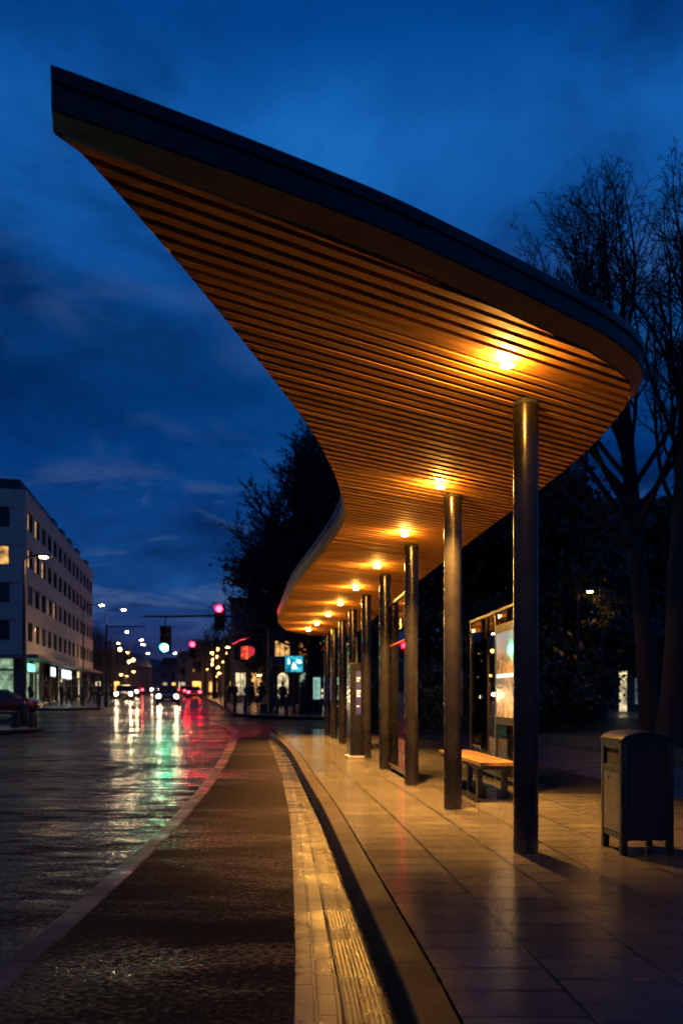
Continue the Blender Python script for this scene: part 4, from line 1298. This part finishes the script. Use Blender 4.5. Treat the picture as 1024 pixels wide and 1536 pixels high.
# ------------------------------------------------------------------ cars
M_TYRE = plain('tyre_rubber', (.015, .015, .015), .8)
M_RIM = plain('wheel_rim', (.3, .3, .32), .35, .8)
M_CARGL = plain('car_glass', (.01, .012, .015), .05)
M_HEAD = glow('headlight_glow', (1, .74, .4), 330)
M_HEADF = glow('far_headlight_glow', (1, .76, .42), 120)
M_TAIL = glow('tail_light_glow', (1, .012, .03), 80)
M_LOFF = plain('unlit_lamp', (.25, .25, .27), .2)
M_TOFF = plain('unlit_tail_lamp', (.2, .01, .01), .2)
PAINTS = {'black': plain('black_car_paint', (.015, .016, .02), .25, .3, coat=.8), 'grey': plain('grey_car_paint', (.12, .12, .13), .3, .5, coat=.8), 'red': plain('red_car_paint', (.25, .02, .02), .28, .2, coat=.8),
          'white': plain('white_car_paint', (.6, .6, .6), .3, .1, coat=.8), 'blue': plain('blue_car_paint', (.03, .05, .14), .28, .3, coat=.8)}
def make_car(loc, rz, paint, label, lights='head', suv=True, far=False):
    """Car pointing along local +x."""
    o = empty('car', loc, rz, label, 'car', 'cars on the road')
    L, Wd = (4.5, 1.86) if suv else (4.2, 1.76)
    Ht = 1.66 if suv else 1.45
    # stations along x: (x, half width, bottom, shoulder z)
    st = [(-L/2, .82, .45, .80), (-L/2 + .12, .92, .32, .96), (-1.5, .99, .26, 1.0), (-.4, 1.0, .24, 1.0), (.7, 1.0, .24, 1.0), (1.5, .97, .27, .98), (L/2 - .2, .9, .3, .86), (L/2, .76, .42, .72)]
    mb = MB()
    for x, wf, zb_, zt in st:
        h = Wd / 2 * wf
        for y, z in ((-h * .9, zb_), (-h, zb_ + .15), (-h, (zb_ + zt) / 2 + .05), (-h * .95, zt - .03), (-h * .85, zt), (h * .85, zt), (h * .95, zt - .03), (h, (zb_ + zt) / 2 + .05), (h, zb_ + .15), (h * .9, zb_)):
            mb.v.append((x, y, z))
    n = 10
    for i in range(len(st) - 1):
        for k in range(n):
            k2 = (k + 1) % n
            mb.f.append([i*n + k, (i+1)*n + k, (i+1)*n + k2, i*n + k2]); mb.mi.append(0)
    mb.f.append(list(range(n))); mb.mi.append(0)
    mb.f.append([(len(st) - 1)*n + k for k in range(n - 1, -1, -1)]); mb.mi.append(0)
    # roof and pillars
    rx0, rx1 = (-1.75, .35) if suv else (-1.35, .2)
    fx0, fx1 = (-2.05, 1.05) if suv else (-1.75, .95)
    h0, h1 = Wd / 2 * .9, Wd / 2 * .74
    def cab(zz, t, grow=0.0):
        return (fx0 + (rx0 - fx0) * t - grow, fx1 + (rx1 - fx1) * t + grow, (h0 + (h1 - h0) * t) + grow, zz)
    a = cab(Ht - .07, .94, .004); b = cab(Ht, .985, -.06)
    for x0, x1, h, z in (a, b):
        mb.v += [(x0, -h, z), (x1, -h, z), (x1, h, z), (x0, h, z)]
    k = len(mb.v) - 8
    for q in ((0, 1, 5, 4), (1, 2, 6, 5), (2, 3, 7, 6), (3, 0, 4, 7), (4, 5, 6, 7), (3, 2, 1, 0)):
        mb.f.append([k + i for i in q]); mb.mi.append(0)
    mb.build('body', paint, o, smooth=True)
    g = MB()
    lo, hi = cab(.97, 0), cab(Ht - .068, .93)
    vs = []
    for x0, x1, h, z in (lo, hi): vs += [(x0, -h, z), (x1, -h, z), (x1, h, z), (x0, h, z)]
    g.add(vs, [(0, 1, 5, 4), (1, 2, 6, 5), (2, 3, 7, 6), (3, 0, 4, 7), (4, 5, 6, 7)])
    g.build('window_glass', M_CARGL, o)
    for sx_ in (-1.38, 1.36):
        for sy_ in (-1, 1):
            y = sy_ * (Wd / 2 - .09)
            t = MB().lathe([(.2, -.11), (.31, -.11), (.335, -.06), (.335, .06), (.31, .11), (.2, .11)], (sx_, y, .335), 20, 'y').build('wheel', M_TYRE, o, smooth=True)
            MB().lathe([(0, -.1), (.2, -.1), (.2, .1), (0, .1)], (sx_, y, .335), 14, 'y').build('rim', M_RIM, t)
    for s in (-1, 1):
        m1 = (M_HEADF if far else M_HEAD) if lights == 'head' else M_LOFF
        MB().lathe([(0, .06), (.1, .05), (.15, .0), (.15, -.04)], (L/2 - .04, s * Wd * .37, .70), 16, 'x').build('headlight', m1, o, smooth=True)
        m2 = M_TAIL if lights == 'tail' else M_TOFF
        MB().box((-L/2 - .01, s * Wd * .38, .78), (.08, .3, .16)).build('tail_light', m2, o, bevel=.02)
        MB().box((.62, s * (Wd / 2 + .06), 1.02), (.12, .18, .13)).build('wing_mirror', M_DARK, o, bevel=.02)
    MB().box((L/2 + .0, 0, .46), (.06, Wd * .66, .1)).build('grille', M_DARK, o, bevel=.01)
    MB().box((L/2 + .035, 0, .45), (.012, .5, .1)).build('number_plate', plain('plate_white', (.6, .6, .55), .4), o)
    MB().box((-L/2 - .03, 0, .62), (.012, .5, .1)).build('number_plate', MATS['plate_white'], o)
    return o
RA = math.atan2(1, -.2)
def road_at(p, Y): return (px2x(p, Y), Y, gz(Y) + .002)
make_car(road_at(252, 68), RA + PI, PAINTS['black'], 'dark off-roader with bright headlights driving towards the stop in the middle lane')
make_car(road_at(186, 84), RA + PI + .05, PAINTS['grey'], 'grey car with headlights on beside the left pavement')
c3 = make_car(road_at(291, 98), RA, PAINTS['red'], 'car with red tail lights driving away below the smaller red signal', 'tail', False)
c4 = make_car(road_at(199, 112), RA + PI, PAINTS['blue'], 'oncoming car directly behind the grey one on the left', 'head', False, True)
def car_copy(src, p, Y, label, rz=None):
    c = copy_tree(src); c.location = road_at(p, Y); c['label'] = label
    if rz is not None: c.rotation_euler = (0, 0, rz)
    return c
car_copy(c3, 208, 135, 'tail-lit car in the left lane beyond the oncoming pair')
car_copy(c3, 221, 165, 'tail-lit car near the middle of the distant road')
car_copy(c3, 276, 140, 'second tail-lit car farther up the right lane')
car_copy(c3, 284, 118, 'tail-lit car close behind the red car in the right lane')
car_copy(c3, 214, 200, 'tail-lit car on the left close to the vanishing point')
car_copy(c4, 234, 150, 'distant oncoming car with paired lights left of the off-roader')
car_copy(c4, 229, 210, 'farther oncoming car above the left lane')
car_copy(c4, 247, 260, 'farthest oncoming car at the end of the avenue')
car_copy(c3, 268, 190, 'farthest tail-lit car up the right lane')
make_car((px2x(4, 46), 46, gz(46) + .002), R(8), PAINTS['red'], 'dark red parked car cut by the left edge behind the island barrier', 'none', False)

# ------------------------------------------------------------------ bollards, barrier, planters
def make_bollard(label, group, h=.95, r=.07):
    o = empty('bollard', (0, 0, 0), 0, label, 'bollard', group)
    MB().lathe([(r * 1.25, 0), (r * 1.25, .06), (r, .08), (r, h - .08), (r * .9, h - .02), (0, h)], n=14).build('shaft', M_DARK, o, smooth=True)
    MB().lathe([(r * 1.03, h - .2), (r * 1.03, h - .13)], n=14).build('band', M_ALU, o)
    return o
bo = make_bollard('black bollard to the right of the island lamp post', 'bollards', .55, .16)
bo.location = (px2x(50, 30.4), 30.4, gz(30) + .13)
b2 = copy_tree(bo); b2.location = (px2x(24, 30.6), 30.6, gz(30) + .13); b2['label'] = 'black bollard to the left of the island lamp post'
bp = make_bollard('x', 'bollards', 1.0, .09)
for i, (p, Y, lb_) in enumerate([(338, 52.5, 'leftmost slim bollard on the right pavement kerb'), (352, 46.5, 'second slim bollard along the right pavement kerb'), (367, 47.5, 'slim bollard beside the third pedestrian group on the right pavement'),
                      (416, 43.0, 'slim bollard below the teal screen'), (430, 42.6, 'slim bollard left of the far columns'), (148, 56, 'slim bollard at the corner of the left pavement'), (158, 60, 'slim bollard past the corner of the left pavement')]):
    o = bp if i == 0 else copy_tree(bp)
    o.location = (px2x(p, Y), Y, gz(Y) + .135); o['label'] = lb_
br = empty('barrier', (px2x(-14, 30), 30, gz(30) + .13), 0, 'low barrier with pale rails at the left edge of the island', 'barrier')
for x in (0, 1.0): MB().bbox(x - .05, x + .05, -.05, .05, 0, .62).build('post', M_DARK, br)
for z in (.2, .5): MB().bbox(-.4, .94, -.06, -.051, z, z + .1).build('rail', M_ALU, br)
for p, Y, lb_ in ((398, 46.2, 'square planter below the cafe windows'), (455, 43.5, 'square planter at the foot of the timetable cases')):
    o = empty('planter', (px2x(p, Y), Y, gz(Y) + .13), .3, lb_, 'planter', 'planters on the right pavement')
    MB().box((0, 0, .25), (.7, .7, .5), taper=1.12).build('tub', M_DARK, o, bevel=.02)
    leaf_cloud(hash(p) % 99, 900, .4, .4, .45, 1.2, .06, 10).build('foliage', M_LEAF, o, fix=False)

# ------------------------------------------------------------------ people on the pavements
M_COAT = {k: plain(k + '_coat', c, .8, 0, .3, 5) for k, c in {'black': (.015, .015, .018), 'navy': (.02, .025, .05), 'brown': (.06, .04, .03), 'grey': (.07, .07, .075), 'red': (.14, .02, .02)}.items()}
M_SKIN = plain('skin', (.45, .28, .2), .55)
M_HAIR = plain('hair', (.03, .02, .012), .7)
M_TROU = plain('dark_trousers', (.02, .02, .026), .85)
def skin_mesh(name, pts, edges, radii, mats, parent, sub=1, matfn=None):
    me = bpy.data.meshes.new(name)
    me.from_pydata(pts, edges, [])
    ob = bpy.data.objects.new(name, me); COL.objects.link(ob)
    sk = ob.modifiers.new('s', 'SKIN'); sk.use_smooth_shade = True
    for i, r in enumerate(radii):
        me.skin_vertices[0].data[i].radius = r if hasattr(r, '__len__') else (r, r)
    me.skin_vertices[0].data[0].use_root = True
    sb = ob.modifiers.new('u', 'SUBSURF'); sb.levels = sub; sb.render_levels = sub
    dg = bpy.context.evaluated_depsgraph_get()
    m2 = bpy.data.meshes.new_from_object(ob.evaluated_get(dg))
    bpy.data.objects.remove(ob)
    m2.materials.clear()
    for m in mats: m2.materials.append(m)
    if matfn:
        for p in m2.polygons: p.material_index = matfn(p.center)
    m2.polygons.foreach_set('use_smooth', [True] * len(m2.polygons))
    o = bpy.data.objects.new(name, m2); COL.objects.link(o)
    o.parent = parent
    return o
def make_person(coat, stride=.0, bag=False, hood=False):
    """Walking or standing figure facing local -y, hands in the coat pockets."""
    o = empty('person', (0, 0, 0), 0, 'x', 'person', 'people on the pavements')
    s = stride
    P = [(0, 0, .93), (0, 0, 1.12), (0, .01, 1.32), (0, .0, 1.45), (0, -.01, 1.53), (0, -.02, 1.60), (0, -.02, 1.70),     # 0-6 pelvis..head top
         (.09, 0, .88), (.10, -.28 * s, .5), (.10, -.30 * s + .02, .09), (.10, -.30 * s - .13, .04),
         (-.09, 0, .88), (-.10, .14 * s, .5), (-.10, .42 * s + .02, .09 + .06 * s), (-.10, .42 * s - .12, .04 + .02 * s),
         (.17, .01, 1.42), (.23, .05, 1.17), (.19, -.09, .98),
         (-.17, .01, 1.42), (-.23, .05, 1.17), (-.19, -.09, .98)]
    E = [(0, 1), (1, 2), (2, 3), (3, 4), (4, 5), (5, 6), (0, 7), (7, 8), (8, 9), (9, 10), (0, 11), (11, 12), (12, 13), (13, 14), (3, 15), (15, 16), (16, 17), (3, 18), (18, 19), (19, 20)]
    Rr = [(.15, .12), (.135, .11), (.165, .12), (.11, .09), .055, .085, .07, (.095, .1), .062, .045, .04, (.095, .1), .062, .045, .04, .065, .05, .045, .065, .05, .045]
    skin_mesh('body', P, E, Rr, [M_SKIN, M_TROU], o, 1, lambda c: 0 if c.z > 1.47 else 1)
    # coat: a closed shell over torso and sleeves, flaring to mid-thigh
    C = [(0, 0, .98), (0, 0, .72), (0, 0, 1.15), (0, .01, 1.33), (0, 0, 1.46), (.18, .01, 1.415), (.235, .05, 1.17), (.195, -.08, .98), (-.18, .01, 1.415), (-.235, .05, 1.17), (-.195, -.08, .98)]
    CE = [(0, 1), (0, 2), (2, 3), (3, 4), (4, 5), (5, 6), (6, 7), (4, 8), (8, 9), (9, 10)]
    skin_mesh('coat', C, CE, [(.185, .15), (.2, .17), (.165, .135), (.185, .14), (.1, .085), .08, .066, .06, .08, .066, .06], [M_COAT[coat]], o, 1)
    hm = MB().lathe([(0, .115), (.05, .11), (.09, .07), (.1, .0), (.088, -.06), (.06, -.09)], (0, .005, 1.665), 14)
    hm.build('hair' if not hood else 'hood', M_HAIR if not hood else M_COAT[coat], o, smooth=True)
    MB().lathe([(0, -.03), (.012, -.02), (.016, .005), (0, .025)], (0, -.108, 1.635), 8).build('nose', M_SKIN, o)
    if bag:
        MB().box((.3, .02, .95), (.12, .3, .3)).build('bag', M_DARK, o, bevel=.03)
    return o
protos = [make_person('black', .6), make_person('navy', 0.0, True), make_person('brown', 1.0), make_person('grey', .3, False, True), make_person('red', .7)]
PP = [(0, 352, 58, .5, 'person in a black coat walking below the neon sign'), (1, 343, 63, 2.6, 'person in a navy coat with a bag waiting left of the dark shop house'), (2, 379, 49, 1.2, 'person in a brown coat striding between the slim bollards'),
      (3, 372, 52, 3.4, 'hooded person in grey walking away below the neon sign'), (0, 413, 51, -1.2, 'person in a black coat in front of the cafe arches'), (1, 424, 47.5, .2, 'person in a navy coat with a bag standing under the teal screen'),
      (3, 452, 45.5, 1.6, 'hooded person in grey close to the green timetable case'), (0, 459, 47, -2.2, 'person in a black coat left of the farthest column'), (2, 391, 55, 2.9, 'person in a brown coat walking away from the cafe'),
      (4, 437, 53, .9, 'person in a dark red coat behind the teal screen post'),
      (1, 93, 58.5, 1.4, 'person in a navy coat with a bag below the white light box sign'), (0, 104, 60, -1.3, 'person in a black coat below the blue sign board'), (2, 115, 62, 1.6, 'person in a brown coat farther along the shop row'),
      (3, 124, 61, -.4, 'hooded person in grey near the end of the shop row'), (0, 138, 63, 1.2, 'person in a black coat at the end of the pale block'), (4, 70, 57.3, -1.5, 'person in a dark red coat by the dark shop windows'),
      (1, 46, 56.5, 1.5, 'person in a navy coat with a bag under the glowing green sign'), (3, 160, 66, .3, 'hooded person in grey beside the left kerb'), (0, 167, 72, 3.0, 'person in a black coat walking away along the left kerb'), (2, 148, 58.2, .4, 'person in a brown coat waiting at the corner bollard')]
used = set()
for k, p, Y, rz, lb_ in PP:
    o = protos[k] if k not in used else copy_tree(protos[k])
    used.add(k)
    o.location = (px2x(p, Y), Y, gz(Y) + .135); o.rotation_euler = (0, 0, rz); o['label'] = lb_

# ------------------------------------------------------------------ sky and light
world = bpy.data.worlds.new('World'); SC.world = world
world.use_nodes = True
wt = world.node_tree; wn = wt.nodes; wn.clear()
def W_(t, **kw):
    nd = wn.new(t)
    for k_, v_ in kw.items(): setattr(nd, k_, v_)
    return nd
wo = W_('ShaderNodeOutputWorld'); bg = W_('ShaderNodeBackground')
sky = W_('ShaderNodeTexSky', sky_type='NISHITA'); sky.sun_disc = False
sky.sun_elevation = R(2.0); sky.sun_rotation = R(160)
tc = W_('ShaderNodeTexCoord')
sep = W_('ShaderNodeSeparateXYZ'); wt.links.new(tc.outputs['Generated'], sep.inputs[0])
def wm(op, a, b=None, c=None):
    m = W_('ShaderNodeMath', operation=op)
    for i, v in enumerate((a, b, c)):
        if v is None: continue
        if isinstance(v, (int, float)): m.inputs[i].default_value = v
        else: wt.links.new(v, m.inputs[i])
    return m.outputs[0]
def wramp(f, stops):
    r = W_('ShaderNodeValToRGB'); el = r.color_ramp.elements
    while len(el) < len(stops): el.new(.5)
    for e, (p, c) in zip(el, stops): e.position = p; e.color = (*c, 1)
    wt.links.new(f, r.inputs[0]); return r.outputs[0]
def wmix(f, a, b, typ='MIX'):
    m = W_('ShaderNodeMix', data_type='RGBA', blend_type=typ)
    for i, v in ((0, f), (6, a), (7, b)):
        if isinstance(v, (int, float)): m.inputs[i].default_value = v
        elif isinstance(v, tuple): m.inputs[i].default_value = (*v, 1)
        else: wt.links.new(v, m.inputs[i])
    return m.outputs[2]
z = sep.outputs[2]
zpos = wm('MAXIMUM', z, 0.0)
den = wm('ADD', zpos, .16)
cxn = W_('ShaderNodeCombineXYZ')
wt.links.new(wm('DIVIDE', sep.outputs[0], den), cxn.inputs[0]); wt.links.new(wm('DIVIDE', sep.outputs[1], den), cxn.inputs[1])
def wnoise(vec, scale, detail, rough, loc=(0, 0, 0), sc=(1, 1, 1), dist=0.0):
    mp_ = W_('ShaderNodeMapping'); mp_.inputs['Location'].default_value = loc; mp_.inputs['Scale'].default_value = sc
    wt.links.new(vec, mp_.inputs[0])
    n_ = W_('ShaderNodeTexNoise'); n_.inputs['Scale'].default_value = scale; n_.inputs['Detail'].default_value = detail; n_.inputs['Roughness'].default_value = rough; n_.inputs['Distortion'].default_value = dist
    wt.links.new(mp_.outputs[0], n_.inputs['Vector']); return n_.outputs[0]
base = wramp(zpos, [(0.0, (.030, .026, .078)), (.06, (.020, .034, .125)), (.136, (.006, .050, .205)), (.27, (.001, .034, .17)), (.35, (.001, .036, .165)), (.46, (.005, .082, .325)), (.575, (.0065, .108, .41)), (.64, (.001, .062, .29)), (1, (.001, .02, .1))])
cl = wnoise(cxn.outputs[0], 1.5, 6, .58, (2.4, 1.1, 0), (1, .9, 1), .3)
dark = wramp(cl, [(.34, (.3, .36, .42)), (.47, (.82, .85, .88)), (.55, (1.05, 1.04, 1.03)), (.7, (1.9, 1.55, 1.32))])
c1_ = wmix(1.0, base, dark, 'MULTIPLY')
# thin pale cloud wisps low over the roofs and higher on the left
ws_ = wnoise(cxn.outputs[0], 2.6, 6, .62, (3.3, 1.7, 0), (.7, .9, 1), .6)
wf = wramp(ws_, [(.53, (0, 0, 0)), (.7, (1, 1, 1))])
lowband = wramp(zpos, [(.05, (0, 0, 0)), (.12, (1, 1, 1)), (.205, (1, 1, 1)), (.27, (.22, .22, .22)), (.45, (.25, .25, .25)), (.6, (0, 0, 0))])
c2_ = wmix(wm('MULTIPLY', wm('MULTIPLY', wf, lowband), .7), c1_, (.09, .15, .30))
nm = wmix(1.0, sky.outputs[0], (.0001, .0004, .0012), 'MULTIPLY')
c3_ = wmix(1.0, c2_, nm, 'ADD')
wt.links.new(c3_, bg.inputs['Color']); bg.inputs['Strength'].default_value = 1.0
wt.links.new(bg.outputs[0], wo.inputs['Surface'])
sun = bpy.data.lights.new('dusk_sun', 'SUN'); sun.energy = .015; sun.angle = R(20); sun.color = (.55, .7, 1)
so = bpy.data.objects.new('dusk_sun', sun); COL.objects.link(so); so.rotation_euler = (R(60), 0, R(20))

# ------------------------------------------------------------------ camera and render settings
cam = bpy.data.cameras.new('camera')
co = bpy.data.objects.new('camera', cam); COL.objects.link(co)
co.location = (0, 0, EYE); co.rotation_euler = (R(90), 0, 0)
cam.sensor_fit = 'VERTICAL'; cam.sensor_height = 36; cam.sensor_width = 24
cam.lens = 36 * F / 1536
cam.shift_y = (HZ - 768) / 1536
cam.clip_end = 3000; cam.clip_start = .05
cam.dof.use_dof = True; cam.dof.focus_distance = 6.8; cam.dof.aperture_fstop = 1.6
SC.camera = co
vs = SC.view_settings
vs.view_transform = 'Standard'; vs.look = 'None'; vs.gamma = 1; vs.exposure = 0
SC.cycles.use_denoising = True
SC.cycles.max_bounces = 8; SC.cycles.glossy_bounces = 4; SC.cycles.transparent_max_bounces = 12; SC.cycles.diffuse_bounces = 3
SC.cycles.sample_clamp_indirect = 6
